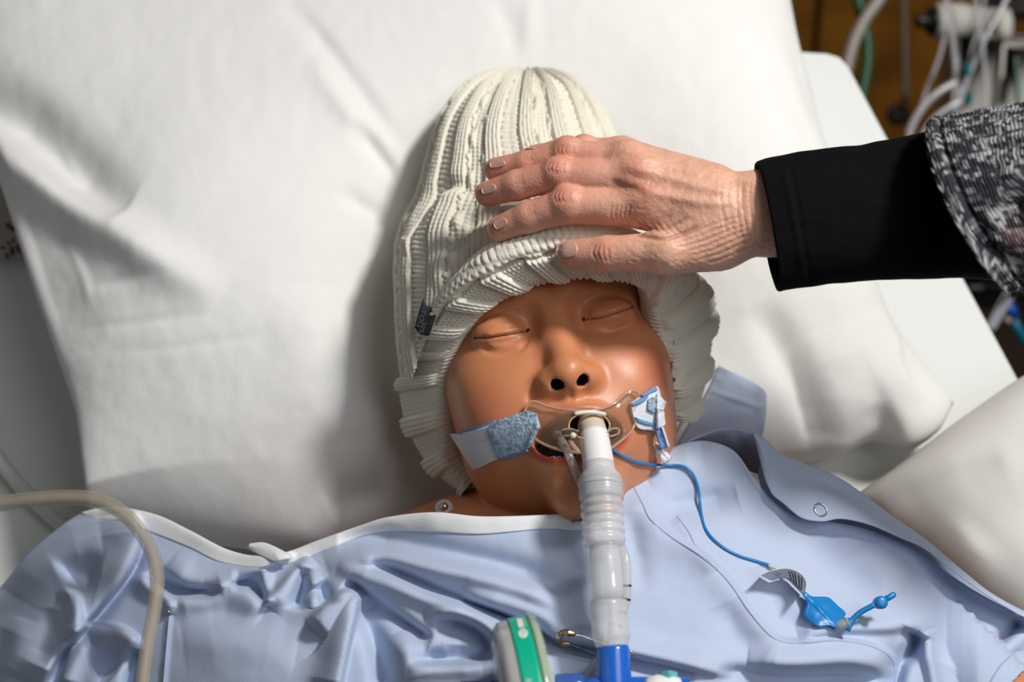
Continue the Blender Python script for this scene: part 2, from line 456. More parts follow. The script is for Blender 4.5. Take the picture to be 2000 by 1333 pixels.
def pd(px, py):
    z = 0 * px
    A = lambda pts, amp, wl, wr=None, tp=.3: amp * stroke(px, py, pts, wl, wr, tp)
    z = z + A([(-60, 270), (60, 350), (170, 425), (300, 510), (430, 580)], .016, 46, 40)
    z = z - A([(-60, 180), (40, 235), (120, 310), (190, 375), (250, 410)], .020, 50, 44)
    z = z - A([(0, 370), (60, 460), (110, 560), (150, 700)], .006, 60, 50)
    z = z + A([(100, 250), (130, 310), (160, 345)], .0009, 7, 8)
    z = z - A([(90, 430), (150, 500), (190, 560)], .002, 26, 26)
    z = z + A([(130, 470), (160, 540), (175, 600)], .0012, 10, 10)
    z = z - A([(150, 640), (260, 630), (420, 610)], .0011, 8, 12)
    z = z - A([(180, 690), (330, 680), (560, 650)], .0008, 10, 10)
    z = z - A([(170, 560), (260, 545), (330, 540)], .0018, 10, 14)
    # gathers towards the hat
    z = z - A([(560, 0), (640, 90), (720, 200), (790, 290)], .004, 16, 26)
    z = z + A([(600, 120), (690, 230), (760, 330), (800, 420)], .004, 26, 22)
    z = z - A([(690, 240), (740, 300), (780, 360)], .009, 14, 20)
    z = z - A([(660, 370), (720, 410), (780, 440)], .006, 18, 16)
    z = z - A([(960, -20), (1000, 60), (1015, 130)], .002, 26, 22)
    z = z + A([(1040, -20), (1030, 60), (1020, 120)], .0015, 16, 16)
    z = z - A([(760, 520), (745, 640), (770, 760), (850, 900)], .012, 50, 42, .2)
    z = z + A([(600, 560), (610, 700), (660, 860)], .006, 80, 80)
    z = z - A([(640, 990), (700, 960), (760, 960)], .012, 30, 36)
    # right lobe
    z = z - A([(1470, 600), (1520, 660), (1575, 800), (1590, 880)], .010, 34, 34)
    z = z - A([(1545, 690), (1570, 800), (1585, 870)], .0025, 7, 9)
    z = z + A([(1620, 640), (1660, 760), (1650, 850)], .007, 60, 60)
    z = z - A([(1700, 800), (1730, 840), (1760, 860)], .006, 26, 26)
    z = z + A([(1712, 600), (1745, 655), (1760, 720), (1800, 790)], .004, 10, 30)
    z = z - A([(1540, 60), (1575, 170), (1605, 260)], .003, 14, 14)
    z = z - A([(1510, 130), (1560, 230), (1590, 300)], .002, 16, 16)
    z = z + .0035 * fbm(px / 150, py / 150, 3, 5) + .0010 * fbm(px / 26, py / 40, 3, 9)
    return z
big, PV, PF = pillow('pillow',
    [(172, 992), (160, 900), (146, 800), (106, 680), (60, 545), (-6, 340), (-80, 140), (-150, -60)],
    [(-150, -60), (300, -130), (900, -170), (1300, -160), (1512, -120)],
    [(172, 992), (400, 1062), (700, 1085), (1000, 1065), (1300, 1000), (1480, 925), (1565, 905), (1637, 893), (1705, 862), (1770, 880), (1830, 845), (1862, 788)],
    [(1862, 788), (1825, 742), (1748, 655), (1712, 580), (1660, 440), (1605, 285), (1582, 190), (1558, 100), (1540, 0), (1512, -120)],
    200, 250, lambda x, y: .032 + .078 * np.exp(-(np.clip(x - 0, 0, None) / 330) ** 2) * np.clip((1150 - y) / 200, 0, 1), ph, None, pd, M_pillow, '')
props(big, 'large white cotton pillow under the beanie, filling most of the picture', 'pillow')
PILBVH = bvh_of(PV, PF)
def ph2(px, py, S, T): return .07 + 0 * px
def pd2(px, py):
    z = -.006 * stroke(px, py, [(1900, 1060), (1960, 1010), (2060, 980)], 60, 60, .2) - .006 * stroke(px, py, [(1730, 990), (1830, 950), (1960, 900)], 30, 60)
    return z + .004 * fbm(px / 140, py / 140, 3, 2)
p2, _, _ = pillow('pillow',
    [(1660, 975), (1760, 905), (1880, 815), (1985, 745)],
    [(1985, 745), (2110, 690), (2300, 660), (2400, 700)],
    [(1660, 975), (1800, 1130), (1950, 1260), (2150, 1400)],
    [(2150, 1400), (2300, 1250), (2380, 1000), (2400, 700)],
    70, 70, .045, ph2, .042, pd2, mat('white_cotton_warm', (.72, .70, .66), .9, bump=[('noise', 900, .0004, .3)]), '')
props(p2, 'smaller white pillow below the black sleeve, behind the gown shoulder with the snap ring', 'pillow')

# pillow height as a lookup, so that what lies on it does not sink in
lx_, ly_ = np.meshgrid(np.arange(700, 1500, 10.), np.arange(60, 1060, 10.))
LWm = np.full(lx_.shape, -1.)
for i in range(lx_.shape[0]):
    for j in range(lx_.shape[1]):
        h = PILBVH.ray_cast(CAMPOS, (Vector(PD(lx_[i, j], ly_[i, j], np.array(1.))) - CAMPOS).normalized())
        if h[0] is not None: LWm[i, j] = hgt(np.array(h[0])[None])[0]
def pillow_w(px, py):
    u = np.clip((px - 700) / 10, 0, lx_.shape[1] - 1.001); v = np.clip((py - 60) / 10, 0, lx_.shape[0] - 1.001)
    i, j = np.floor(v).astype(int), np.floor(u).astype(int); fv, fu = v - i, u - j
    return (LWm[i, j] * (1 - fu) + LWm[i, j + 1] * fu) * (1 - fv) + (LWm[i + 1, j] * (1 - fu) + LWm[i + 1, j + 1] * fu) * fv
def above_pillow(X, gap=.002):
    for _ in range(3):
        qx, qy, _d = proj(X); k = (qx > 700) & (qx < 1500) & (qy > 60) & (qy < 1060)
        lift = np.where(k, np.clip(pillow_w(qx, qy) + gap - hgt(X), 0, .12), 0)
        X = X + NW * lift[..., None]
    return X
# ================================================================== training manikin: head, neck and chest in one skin
EYE_C = np.array([(1085 - 1000) / FP * .752, -(633 - 666.5) / FP * .752, -.752])
ph_, rl_ = math.radians(20), math.radians(10)
zh = np.array([0, math.sin(ph_), math.cos(ph_)]); yh0 = np.array([0, math.cos(ph_), -math.sin(ph_)]); xh0 = np.array([1.0, 0, 0])
yh = yh0 * math.cos(rl_) - xh0 * math.sin(rl_); xh = xh0 * math.cos(rl_) + yh0 * math.sin(rl_)
HM = np.stack([xh, yh, zh], 1)
def headW(p): return toW(EYE_C + (np.asarray(p, float) / 1000) @ HM.T)
def toHead(X): return ((toC(X) - EYE_C) @ HM) * 1000
TR0, TR1, TR2 = (toHead(P(np.array([x]), np.array([y]), np.array([w])))[0] for x, y, w in ((975, 1022, .112), (735, 1104, .106), (955, 1080, .120)))
def head_sdf(p):
    a = p.copy(); a[:, 0] = np.abs(a[:, 0])
    d = ell(p, (0, 20, -90), (73, 98, 93))
    d = smin(d, ell(p, (0, -32, -70), (64, 77, 69)), 24)
    d = smin(d, ell(a, (33, -38, -25), (27, 28, 24)), 24)
    d = smin(d, ell(a, (46, -16, -42), (17, 15, 25)), 22)
    d = smin(d, cap(a, (0, -92, -26), (34, -66, -60), 18, 21), 22)
    d = smin(d, ell(a, (37, -50, -52), (24, 32, 36)), 18)
    d = smin(d, ell(p, (0, -101, -13), (20, 16, 16)), 16)
    d = smin(d, ell(p, (0, -66, -17), (31, 27, 23)), 16)
    d = smin(d, cap(a, (10, 18, -9), (42, 20, -23), 9.5, 9), 16)
    d = smax(d, -ell(a, (29, 3, 11), (18, 11, 13.5)), 12)
    d = smax(d, -ell(a, (15, 2, 7), (7, 10, 10)), 9)
    d = smin(d, ell(a, (32.5, 3.0, -12.6), (17, 11.8, 15)), 4)
    # nose
    d = smin(d, cap(p, (0, 8, -4), (0, -33, 11.5), 6.4, 8.6), 11)
    d = smin(d, ell(p, (0, -34.5, 12.5), (10, 8.5, 9)), 5)
    d = smin(d, ell(a, (11.6, -37.5, 5.0), (7.3, 7.2, 9)), 7)
    d = smin(d, cap(p, (0, -39, 14), (0, -46, 4), 3.4, 3.6), 7)
    d = smax(d, -cap(a, (7.4, -43, 15.5), (6.0, -33, 4), 3.8, 3.0), 1.6)
    # mouth: lips on a curved ring, then the open cavity
    def ring2(c, rx, ry): 
        qx, qy = p[:, 0] / rx, (p[:, 1] - c) / ry
        k0 = np.hypot(qx, qy); k1 = np.hypot(qx / rx, qy / ry) + 1e-9; return k0 * (k0 - 1) / k1
    e = ring2(-70.0, 27, 14.6)
    zl = 4.5 - (p[:, 0] / 25) ** 2 * 8 - np.clip(-70 - p[:, 1], 0, 20) * .22
    lip = np.hypot(e, (p[:, 2] - zl)) - (3.6 + 1.0 * np.clip((-70 - p[:, 1]) / 10, -.3, 1))
    d = smin(d, lip, 5)
    cav = np.maximum(ring2(-70.0, 25.2, 12.6), -(p[:, 2] + 34))
    d = smax(d, -cav, 2.5)
    # neck, chest, shoulders
    d2 = cap(p, (0, -60, -100), (0, -130, -105), 50, 54)
    d2 = smin(d2, ell(p, (4, -232, -100), (150, 132, 84)), 22)
    d2 = smin(d2, ell(p, (-22, -142, -88), (125, 48, 49)), 24)
    d2 = smin(d2, cap(p, TR0, TR1, 25, 25), 14)
    d2 = smin(d2, ell(p, TR2, (66, 36, 40)), 16)
    d2 = smin(d2, cap(a, (30, -112, -100), (165, -150, -118), 36, 38), 22)
    d2 = smin(d2, cap(a, (165, -150, -118), (246, -285, -122), 38, 37), 14)
    d = smin(d, d2, 4)
    d = smax(d, -(p[:, 2] + 172), 10)                                   # flattened where it lies on the pillow
    return d
hv, hf = sdf_mesh(lambda p: head_sdf(np.asarray(p, float)), (-236, -300, -212), (288, 122, 30), 1.15)
HX = headW(hv)
# fine drawn lines of the moulded face, pressed into the skin
qx, qy, qd = proj(HX); hn = vnormals(HX, hf)
front = (hv[:, 2] > -48)
dz = np.zeros(len(HX))
fp = lambda pts, wl, wr=None, tp=.15: stroke(qx, qy, pts, wl, wr, tp) * front
dz -= .0016 * (fp([(1030, 646), (1010, 651), (985, 656), (955, 660), (928, 661)], 2.6, 2.6, .05) + fp([(1140, 624), (1165, 623), (1190, 617), (1212, 609), (1234, 601)], 2.6, 2.6, .05))
dz += .0011 * (fp([(1022, 642), (985, 648), (945, 654)], 9, 4) + fp([(1150, 616), (1185, 610), (1222, 598)], 9, 4))
dz -= .0012 * (fp([(1034, 655), (1020, 680), (990, 691), (960, 690), (935, 680)], 4, 9) + fp([(1135, 636), (1150, 645), (1190, 648), (1230, 632)], 4, 10))
dz += .0009 * (fp([(1028, 658), (1010, 674), (980, 678), (950, 674)], 7, 7))
dz -= .0008 * (fp([(1018, 612), (990, 606), (955, 614), (930, 632)], 7, 4) + fp([(1140, 590), (1175, 578), (1215, 580), (1240, 590)], 7, 4))
dz -= .0012 * fp([(1110, 762), (1118, 785)], 7, 7)
dz -= .0010 * fp([(1052, 745), (1042, 765), (1030, 790)], 8, 8)
HX = HX + hn * dz[:, None]
# paint of the moulded skin (blush, lips); mouth, nostrils and lid lines darkened as painted shade
base = np.array([.63, .245, .112])
C = np.tile(base, (len(HX), 1))
def paint(c, k): 
    global C
    C = C * (1 - k[:, None]) + np.array(c) * k[:, None]
gs = lambda cx, cy, sx, sy: np.exp(-(((hv[:, 0] - cx) / sx) ** 2 + ((hv[:, 1] - cy) / sy) ** 2))
paint((.56, .15, .095), .5 * (gs(-50, -45, 15, 17) + gs(54, -34, 16, 22)) * (hv[:, 2] > -90))
le = np.hypot(hv[:, 0] / 27, (hv[:, 1] + 70) / 15.4)
lipm = np.clip(1 - np.abs(le - .92) / .26, 0, 1) * front * (hv[:, 1] < -71)
paint((.40, .060, .034), np.clip(lipm * 1.8, 0, 1) * .9)
paint((.40, .11, .05), np.clip(np.clip(1 - np.abs(le - .98) / .22, 0, 1) * front * (hv[:, 1] > -70) * 1.3, 0, 1) * .6)
inm = ((le < .90) & front & (hv[:, 2] < -4.5 - (hv[:, 0] / 25) ** 2 * 8)) * 1.0
paint((.006, .004, .004), inm)  # inside of the mouth painted near black for its shade
nos = np.minimum(np.hypot(np.hypot(hv[:, 0] - 6.7, hv[:, 1] + 38.5), 0), np.hypot(hv[:, 0] + 6.7, hv[:, 1] + 38.5))
nost = (cap(np.c_[np.abs(hv[:, 0]), hv[:, 1:]], (7.4, -43, 15.5), (6.0, -33, 4), 3.8, 3.0) < .15) & front
paint((.008, .004, .003), nost * 1.0)  # nostril shade painted into the colour
for px, py, r in ((1031, 645.5, 3.0), (1140, 624, 3.0), (928, 661, 1.9), (1234, 601, 1.8)):
    paint((.004, .003, .003), ((np.hypot(qx - px, qy - py) < r) & front) * 1.0)
paint(base * .45, .7 * np.clip(fp([(1030, 646), (1010, 651), (985, 656), (955, 660), (928, 661)], 1.6, 1.6, .03) + fp([(1140, 624), (1165, 623), (1190, 617), (1212, 609), (1234, 601)], 1.6, 1.6, .03), 0, 1))  # lid groove shade painted into the skin colour
M_vinyl = mat('manikin_vinyl', base, .40, attr=True, Subsurface_Weight=.08, Subsurface_Scale=.003, Specular_IOR_Level=.45, bump=[('noise', 350, .0004, .12)])
man = root('training_manikin', HX.mean(0), 'brown vinyl training manikin with closed eyes and open mouth lying on the big pillow', 'manikin')
mk('body', HX, hf, M_vinyl, man, cols=C)
HBVH = bvh_of(HX, hf)
M_tooth = mat('tooth', (.75, .72, .62), .25)
for k, x in enumerate((-15.5, -12, -8.6, -5, -1.5)):
    v, f = boxVF(headW((x, -81.0 + .012 * x * x, -7 - .02 * x * x)), HM @ np.array([1.6, 0, 0]) / 1000, HM @ np.array([0, 2.4, 0]) / 1000, HM @ np.array([0, 0, 1.3]) / 1000, .35)
    v = toW(EYE_C) * 0 + v
    c = v.mean(0); v = (v - c) @ R3.T + c
    mk('tooth', v, f, M_tooth, man)
M_hole = mat('dark_hole', (.004, .003, .003), .6)
def disc(name, px, py, r, bv, lift, m, parent):
    t_ = np.linspace(0, 2 * np.pi, 15)[:-1]; rr = np.linspace(0, 1, 4)[:, None]
    return mk(name, drape(bv, px + r * rr * np.cos(t_), py + r * rr * np.sin(t_), lift).reshape(-1, 3), gridF(4, 14, close_x=True), m, parent)
for px, py, r in ((1031, 645.5, 3.4), (1140, 624, 3.4), (928, 661, 2.2), (1234, 601, 2.2)): disc('eye_corner_hole', px, py, r, HBVH, .0002, M_hole, man)
for pts in ([(1030, 646), (1010, 651), (985, 656), (955, 660), (928, 661)], [(1140, 624), (1165, 623), (1190, 617), (1212, 609), (1234, 601)]):
    q = spl(pts, 40); tube('lid_groove_shade', drape(HBVH, q[:, 0], q[:, 1], .0), .00024, mat('lid_groove_shade', (.12, .035, .015), .5), man, 6)  # dark strand laid in for the shade of the lid groove
# round metal and plastic electrode stud on the chest
es = drape(HBVH, np.array([869.]), np.array([997.]), .0015)[0]
def lathe(center, axis, prof, nseg=28):
    """prof: (radius, offset along axis) in metres"""
    ax = np.asarray(axis, float); ax /= np.linalg.norm(ax)
    u = np.cross(ax, [0.3, .9, .2]); u /= np.linalg.norm(u); v = np.cross(ax, u)
    th = np.arange(nseg) * 2 * np.pi / nseg
    V = np.concatenate([np.asarray(center) + ax * z + r * (u[None] * np.cos(th)[:, None] + v[None] * np.sin(th)[:, None]) for r, z in prof])
    F = gridF(len(prof), nseg, close_x=True).tolist()
    F.append(list(range(nseg))[::-1]); F.append([(len(prof) - 1) * nseg + k for k in range(nseg)]); return V, F
M_steel = mat('steel', (.62, .62, .62), .22, Metallic=1.0)
M_clear = mat('clear_plastic_milky', (.8, .8, .78), .15, Alpha=.55)
nrm = (R3 @ np.array([0.05, .45, .9]))
v, f = lathe(es, nrm, [(.0055, -.002), (.0056, .0008), (.0050, .0014)]); st = mk('electrode_stud', v, f, M_clear, man); st['label'] = 'clear and metal electrode stud'
v, f = lathe(es, nrm, [(.0028, 0), (.0026, .003), (.0016, .0036), (.0020, .0048), (.0012, .0058)]); mk('metal_snap', v, f, M_steel, st)
# ================================================================== the visitor's hand and sleeves
person = root('person', P(1300, 400, .27), 'person resting a hand on the beanie, wearing a black cuff under a grey knitted sleeve', 'person')
HO = toC(P(1200, 400, .26))
def HP(px, py, w): return (toC(P(np.array([px], float), np.array([py], float), np.array([w], float)))[0] - HO) * 1000
# chains: (px, py, w, radius mm)
FING = {
 'index':  [(1262, 402, .2790, 12.2), (1108, 401, .2760, 10.4), (1034, 424, .2665, 8.9), (977, 447, .2570, 7.6)],
 'middle': [(1238, 352, .2830, 11.5), (1090, 342, .2790, 9.6), (1010, 362, .2690, 8.5), (952, 379, .2590, 7.4)],
 'ring':   [(1222, 318, .2800, 11.0), (1108, 301, .2745, 9.2), (1030, 320, .2650, 7.8), (969, 332, .2560, 7.2)],
 'pinky':  [(1215, 302, .2640, 9.5), (1140, 292, .2620, 7.6), (1090, 296, .2560, 6.6), (1044, 303, .2500, 6.0)],
 'thumb':  [(1400, 476, .2760, 15.0), (1300, 492, .2790, 11.8), (1186, 496, .2720, 9.8), (1118, 496, .2660, 8.6)],
}
J = {k: [(HP(a, b, c), r) for a, b, c, r in v] for k, v in FING.items()}
wrist = [HP(1475, 416, .288), HP(1540, 420, .292), HP(1700, 412, .30)]
carp = HP(1410, 414, .286)
def hand_sdf(p):
    d = None
    # flat wrist and palm
    wr = np.minimum(cap(p, HP(1480, 385, .289), HP(1640, 380, .298), 12.5, 13), 1e9)
    wr = smin(wr, cap(p, HP(1490, 445, .285), HP(1640, 455, .296), 13.5, 14), 12)
    d = smin(wr, cap(p, HP(1380, 385, .284), HP(1500, 388, .289), 13.5, 13), 10)
    d = smin(d, cap(p, HP(1370, 440, .280), HP(1500, 445, .286), 15.5, 14), 10)
    for k, q, r0 in (('index', (1400, 425, .283), 13.5), ('middle', (1390, 395, .286), 13), ('ring', (1390, 372, .284), 12.5), ('pinky', (1390, 362, .276), 12)):
        d = smin(d, cap(p, HP(*q), J[k][0][0], r0, J[k][0][1] + .6), 9)
    d = smin(d, ell(p, HP(1300, 380, .268), (34, 17, 13)), 10)          # hollow of the hand
    d = smin(d, cap(p, J['thumb'][0][0], J['thumb'][1][0], 15, 12.3), 9)
    d = smin(d, cap(p, HP(1420, 470, .274), HP(1320, 482, .272), 13, 11), 8)
    tf = cap(p, J['thumb'][1][0], J['thumb'][2][0], 11.3, 9.6)
    tf = smin(tf, cap(p, J['thumb'][2][0], J['thumb'][3][0], 9.8, 8.2), 3)
    d = smin(d, tf, 4)
    # fingers stay apart: narrow blends
    fd = None
    for k in ('index', 'middle', 'ring', 'pinky'):
        c = J[k]; e = cap(p, c[0][0], c[1][0], c[0][1], c[1][1] - .6)
        e = smin(e, cap(p, c[1][0], c[2][0], c[1][1] - .3, c[2][1]), 3)
        e = smin(e, cap(p, c[2][0], c[3][0], c[2][1], c[3][1]), 3)
        kn = c[1][0] + np.array([0, 1.6, 1.8])
        e = smin(e, np.linalg.norm(p - kn, axis=-1) - (c[1][1] - .7), 3.0)
        fd = e if fd is None else smin(fd, e, 1.6)
    d = smin(d, fd, 5)
    for k, r in (('index', 9.4), ('middle', 9.2), ('ring', 8.2)):       # knuckles on the back of the hand
        d = smin(d, np.linalg.norm(p - (J[k][0][0] + np.array([2, 2, 4.6])), axis=-1) - r, 8)
    return d
allp = np.array([c for v in J.values() for c, _ in v] + wrist + [carp])
lo_, hi_ = allp.min(0) - 24, allp.max(0) + 24; hi_[0] = HP(1590, 420, .29)[0]
gv, gf = sdf_mesh(hand_sdf, lo_, hi_, .85)
GX = toW(HO + gv / 1000)
gx, gy, gd = proj(GX); gn = vnormals(GX, gf)
facing = (gn * (T3 - GX)).sum(1) > 0
s_ = lambda pts, wl, wr=None, tp=.2: stroke(gx, gy, pts, wl, wr, tp) * facing
z = np.zeros(len(GX))
# knuckle creases, tendons, folds by the thumb, wrist lines
for cx, cy, a, r in ((1100, 384, -12, 16), (1087, 328, -12, 15), (1106, 293, -10, 12)):
    for k, dx in enumerate((-13, -7, 0, 7, 13)):
        z -= (.0007 if k in (1, 2) else .00045) * s_([(cx + dx + 3, cy - r), (cx + dx - 3 + dx * .15, cy), (cx + dx + 4, cy + r)], 2.0)
for cx, cy, r in ((1036, 412, 12), (1013, 352, 11), (1030, 308, 9)):
    for dx in (-5, 1, 7): z -= .0003 * s_([(cx + dx, cy - r), (cx + dx - 2, cy), (cx + dx + 5, cy + r)], 1.6)
for dx in (-11, -4, 4, 12): z -= .0006 * s_([(1176 + dx, 476), (1172 + dx * 1.3, 494), (1180 + dx, 514)], 2.2)
z += .0011 * s_([(1255, 372), (1310, 385), (1370, 395), (1440, 398)], 9) + .0012 * s_([(1235, 325), (1300, 345), (1370, 366), (1450, 380)], 9) + .0010 * s_([(1230, 300), (1290, 320), (1370, 345)], 8)
z -= .0008 * s_([(1200, 330), (1240, 345), (1300, 362)], 10) - .0 
z -= .0008 * s_([(1190, 352), (1225, 366), (1262, 378)], 7)
z -= .0016 * s_([(1222, 442), (1250, 458), (1290, 466), (1330, 456), (1370, 440)], 3.5, 4)
z -= .0009 * s_([(1240, 430), (1262, 445), (1300, 445), (1345, 425)], 3)
for k in range(7):
    y0 = 462 + 8 * k
    z -= .0005 * s_([(1290 + 14 * k, y0 + 6), (1340 + 12 * k, y0 - 4), (1400 + 10 * k, y0 - 26), (1450 + 6 * k, y0 - 40)], 2.6)
for k in range(6): z -= .0006 * s_([(1232 + 16 * k, 424 + 3 * k), (1246 + 16 * k, 438 + 3 * k), (1252 + 18 * k, 452 + 2 * k)], 2.4)
for x0 in (1412, 1426, 1440, 1452, 1466): z -= .00042 * s_([(x0, 348), (x0 - 4 + 2 * math.sin(x0), 385), (x0 + 2, 425), (x0 + 10, 470)], 2.0)
for k in range(5): z -= .0005 * s_([(1196 + 9 * k, 398), (1192 + 9 * k, 420), (1200 + 9 * k, 438)], 2.2)
cr = fbm(gx / 9 + gy / 30, gy / 5 - gx / 22, 3, 21)
z += .0007 * cr * facing * np.clip((gx - 1150) / 80, .25, 1)
GX = GX + gn * z[:, None]
# skin: palmar pink towards the fingers, paler tendons and wrist, red knuckles (its own colour); creases tinted darker
skin = np.array([.76, .425, .295]); Cs = np.tile(skin, (len(GX), 1))
def tint(c, k):
    global Cs
    Cs = Cs * (1 - k[:, None]) + np.array(c) * k[:, None]
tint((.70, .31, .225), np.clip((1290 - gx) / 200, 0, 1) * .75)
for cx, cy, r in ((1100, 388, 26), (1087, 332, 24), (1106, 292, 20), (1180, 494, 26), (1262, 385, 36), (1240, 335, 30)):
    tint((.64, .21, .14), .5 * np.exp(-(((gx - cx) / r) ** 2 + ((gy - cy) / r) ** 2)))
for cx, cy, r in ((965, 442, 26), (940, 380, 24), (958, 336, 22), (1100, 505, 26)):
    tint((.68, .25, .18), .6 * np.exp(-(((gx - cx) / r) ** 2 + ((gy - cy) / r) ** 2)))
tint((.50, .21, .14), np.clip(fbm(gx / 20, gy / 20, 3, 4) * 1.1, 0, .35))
tint((.40, .17, .11), np.clip(-z / .0016, 0, .5))  # darker the deeper the crease
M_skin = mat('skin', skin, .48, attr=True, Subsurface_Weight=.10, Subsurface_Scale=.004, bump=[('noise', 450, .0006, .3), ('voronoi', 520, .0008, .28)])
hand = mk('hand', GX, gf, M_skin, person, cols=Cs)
HANDBVH = bvh_of(GX, gf)
# nails: thin curved plates on the finger ends
M_nail = mat('nail', (.60, .345, .275), .32); M_tip = mat('nail_edge', (.66, .52, .42), .4)
def nail(cx, cy, ang, ln, wd, off=.0003):
    a = math.radians(ang); ux, uy = math.cos(a), -math.sin(a); vx, vy = -uy, ux
    r_ = np.linspace(0, 1, 7)[:, None]; t_ = np.linspace(0, 2 * np.pi, 28, endpoint=False)[None]
    sq = (np.abs(np.cos(t_)) ** 3 + np.abs(np.sin(t_)) ** 3) ** (-1 / 3)
    U, Vv = r_ * np.cos(t_) * sq, r_ * np.sin(t_) * sq
    qx, qy = cx + ux * U * ln + vx * Vv * wd, cy + uy * U * ln + vy * Vv * wd
    X = drape(HANDBVH, qx, qy, off)
    med = np.median(X.reshape(-1, 3), 0); far = np.linalg.norm(X - med, axis=-1) > .012; X[far] = med
    o = mk('fingernail', X.reshape(-1, 3), gridF(7, 28, close_x=True), M_nail, hand, solid=.0005, offset=1)
    k = (U > .72)
    F = gridF(7, 28, close_x=True); F = F[k.ravel()[F].all(1)]
    up = unit(T3 - med) * .00045
    if len(F): mk('nail_edge', X.reshape(-1, 3) + up, F, M_tip, hand, solid=.0003, offset=1)
nail(978, 437, 208, 14, 9); nail(955, 370, 198, 15, 8); nail(972, 321, 190, 16, 6.5); nail(1035, 290, 184, 9, 2.6); nail(1107, 488, 184, 22, 15.5)

# ---- sleeves
M_sleeve = mat('black_jersey', (.0022, .0024, .0030), .9, Specular_IOR_Level=.12, bump=[('noise', 800, .0004, .3)])
def ringtube(tp, bt, w, ratio, nt, na, fold=None, ph=(0, 2 * np.pi)):
    Tp, Bt = spl(tp, nt), spl(bt, nt); w_ = np.interp(np.linspace(0, 1, nt), np.linspace(0, 1, len(w)), w)
    TW, BW = P(Tp[:, 0], Tp[:, 1], w_), P(Bt[:, 0], Bt[:, 1], w_)
    C_, A_ = (TW + BW) / 2, (TW - BW) / 2
    ax = np.gradient(C_, axis=0); ax /= np.linalg.norm(ax, axis=1)[:, None]
    D_ = np.cross(ax, A_); D_ *= np.sign(D_ @ NW)[:, None]
    D_ = D_ / np.linalg.norm(D_, axis=1)[:, None] * np.linalg.norm(A_, axis=1)[:, None] * ratio
    th = np.linspace(0, 2 * np.pi, na, endpoint=False)
    X = C_[:, None] + A_[:, None] * np.cos(th)[None, :, None] + D_[:, None] * np.sin(th)[None, :, None]
    return X, C_, th
X, C_, th = ringtube([(1477, 322), (1500, 315), (1560, 304), (1700, 284), (1830, 264), (1980, 236), (2300, 180)], [(1526, 566), (1545, 562), (1640, 552), (1760, 541), (1880, 537), (2010, 545), (2330, 560)], [.288, .294, .30, .312, .325, .35], .62, 150, 96)
sx, sy, _ = proj(X)
z = .0012 * stroke(sx, sy, [(1527, 316), (1545, 400), (1560, 480), (1572, 560)], 5) - .0014 * stroke(sx, sy, [(1538, 314), (1556, 400), (1570, 480), (1584, 560)], 3)
z -= .0012 * stroke(sx, sy, [(1510, 455), (1600, 434), (1700, 418), (1830, 406), (1900, 405)], 3.0) - .0009 * stroke(sx, sy, [(1510, 448), (1600, 428), (1700, 412), (1830, 400), (1900, 399)], 5.0)
z += .004 * fbm(sx / 120, sy / 70, 3, 5)
nn = X - C_[:, None]; nn /= np.linalg.norm(nn, axis=-1, keepdims=True)
X = X + nn * z[..., None]
# turn the cuff edge inwards
inn = np.stack([X[0] + (C_[0] - X[0]) * k + (C_[1] - C_[0]) / np.linalg.norm(C_[1] - C_[0]) * dpt for k, dpt in ((.10, .010), (.055, .0), (.02, -.0012))])
X = np.concatenate([inn, X])
sl = mk('shirt_sleeve', X.reshape(-1, 3), gridF(len(X), 96, close_x=True), M_sleeve, person); sl['label'] = 'black jersey sleeve with stitched cuff'
M_card = mat('heather_knit', (.2, .2, .2), .95, attr=True, bump=[('noise', 1200, .0005, .5)])
NTc, NAc = 260, 340
X, C_, th = ringtube([(1827, 256), (1840, 247), (1900, 233), (2000, 212), (2150, 180), (2330, 140)], [(1974, 572), (2000, 566), (2050, 560), (2130, 552), (2250, 545), (2420, 540)], [.318, .322, .335, .35, .365], .70, NTc, NAc)
Lc = np.r_[0, np.cumsum(np.linalg.norm(np.diff(C_, axis=0), axis=1))]
rr = np.broadcast_to((Lc / .0019)[:, None], (NTc, NAc)); cc = np.broadcast_to((th / (2 * np.pi) * 58)[None], (NTc, NAc))
axc = np.gradient(C_, axis=0); axc /= np.linalg.norm(axc, axis=1)[:, None]
X = X - axc[:, None] * (.024 * np.sin(th))[None, :, None]
fx, fy, _ = proj(X)
rib = np.abs(np.sin(np.pi * cc / 2.0)) ** .8
st_ = np.abs(np.sin(np.pi * (rr + .5 * np.abs((cc % 1) - .5)))) 
z = .0017 * rib * (.6 + .4 * st_) + .0006 * st_
hem = np.clip(1 - Lc / .009, 0, 1)[:, None]
z = z + .0012 * (hem > 0) - .0022 * np.exp(-((Lc[:, None] - .0095) / .0014) ** 2)
z = z + .006 * fbm(fx / 90, fy / 60, 3, 31)
z -= .008 * stroke(fx, fy, [(1950, 440), (1985, 395), (2030, 330)], 22) - .005 * stroke(fx, fy, [(1920, 430), (1965, 380), (2010, 320)], 20) + .006 * stroke(fx, fy, [(1905, 470), (1960, 505), (2030, 520)], 16)
nn = X - C_[:, None]; nn /= np.linalg.norm(nn, axis=-1, keepdims=True); X = X + nn * z[..., None]
hs = vnoise(np.floor(cc * 2.2) * 3.1, rr / 1.15 + 5 * np.floor(cc * 2.2), 3); h2 = fbm(cc / 3.0, rr / 5, 3, 12)
lv = np.clip((hs - .42) * 2.2 + h2 * 1.5, 0, 1)[..., None]
Cc = np.array([.018, .019, .026]) * (1 - lv) + np.array([.36, .36, .37]) * lv
pk = np.exp(-(((fx - 1990) / 26) ** 2 + ((fy - 470) / 30) ** 2))[..., None] * .5; Cc = Cc * (1 - pk) + np.array([.30, .16, .16]) * pk
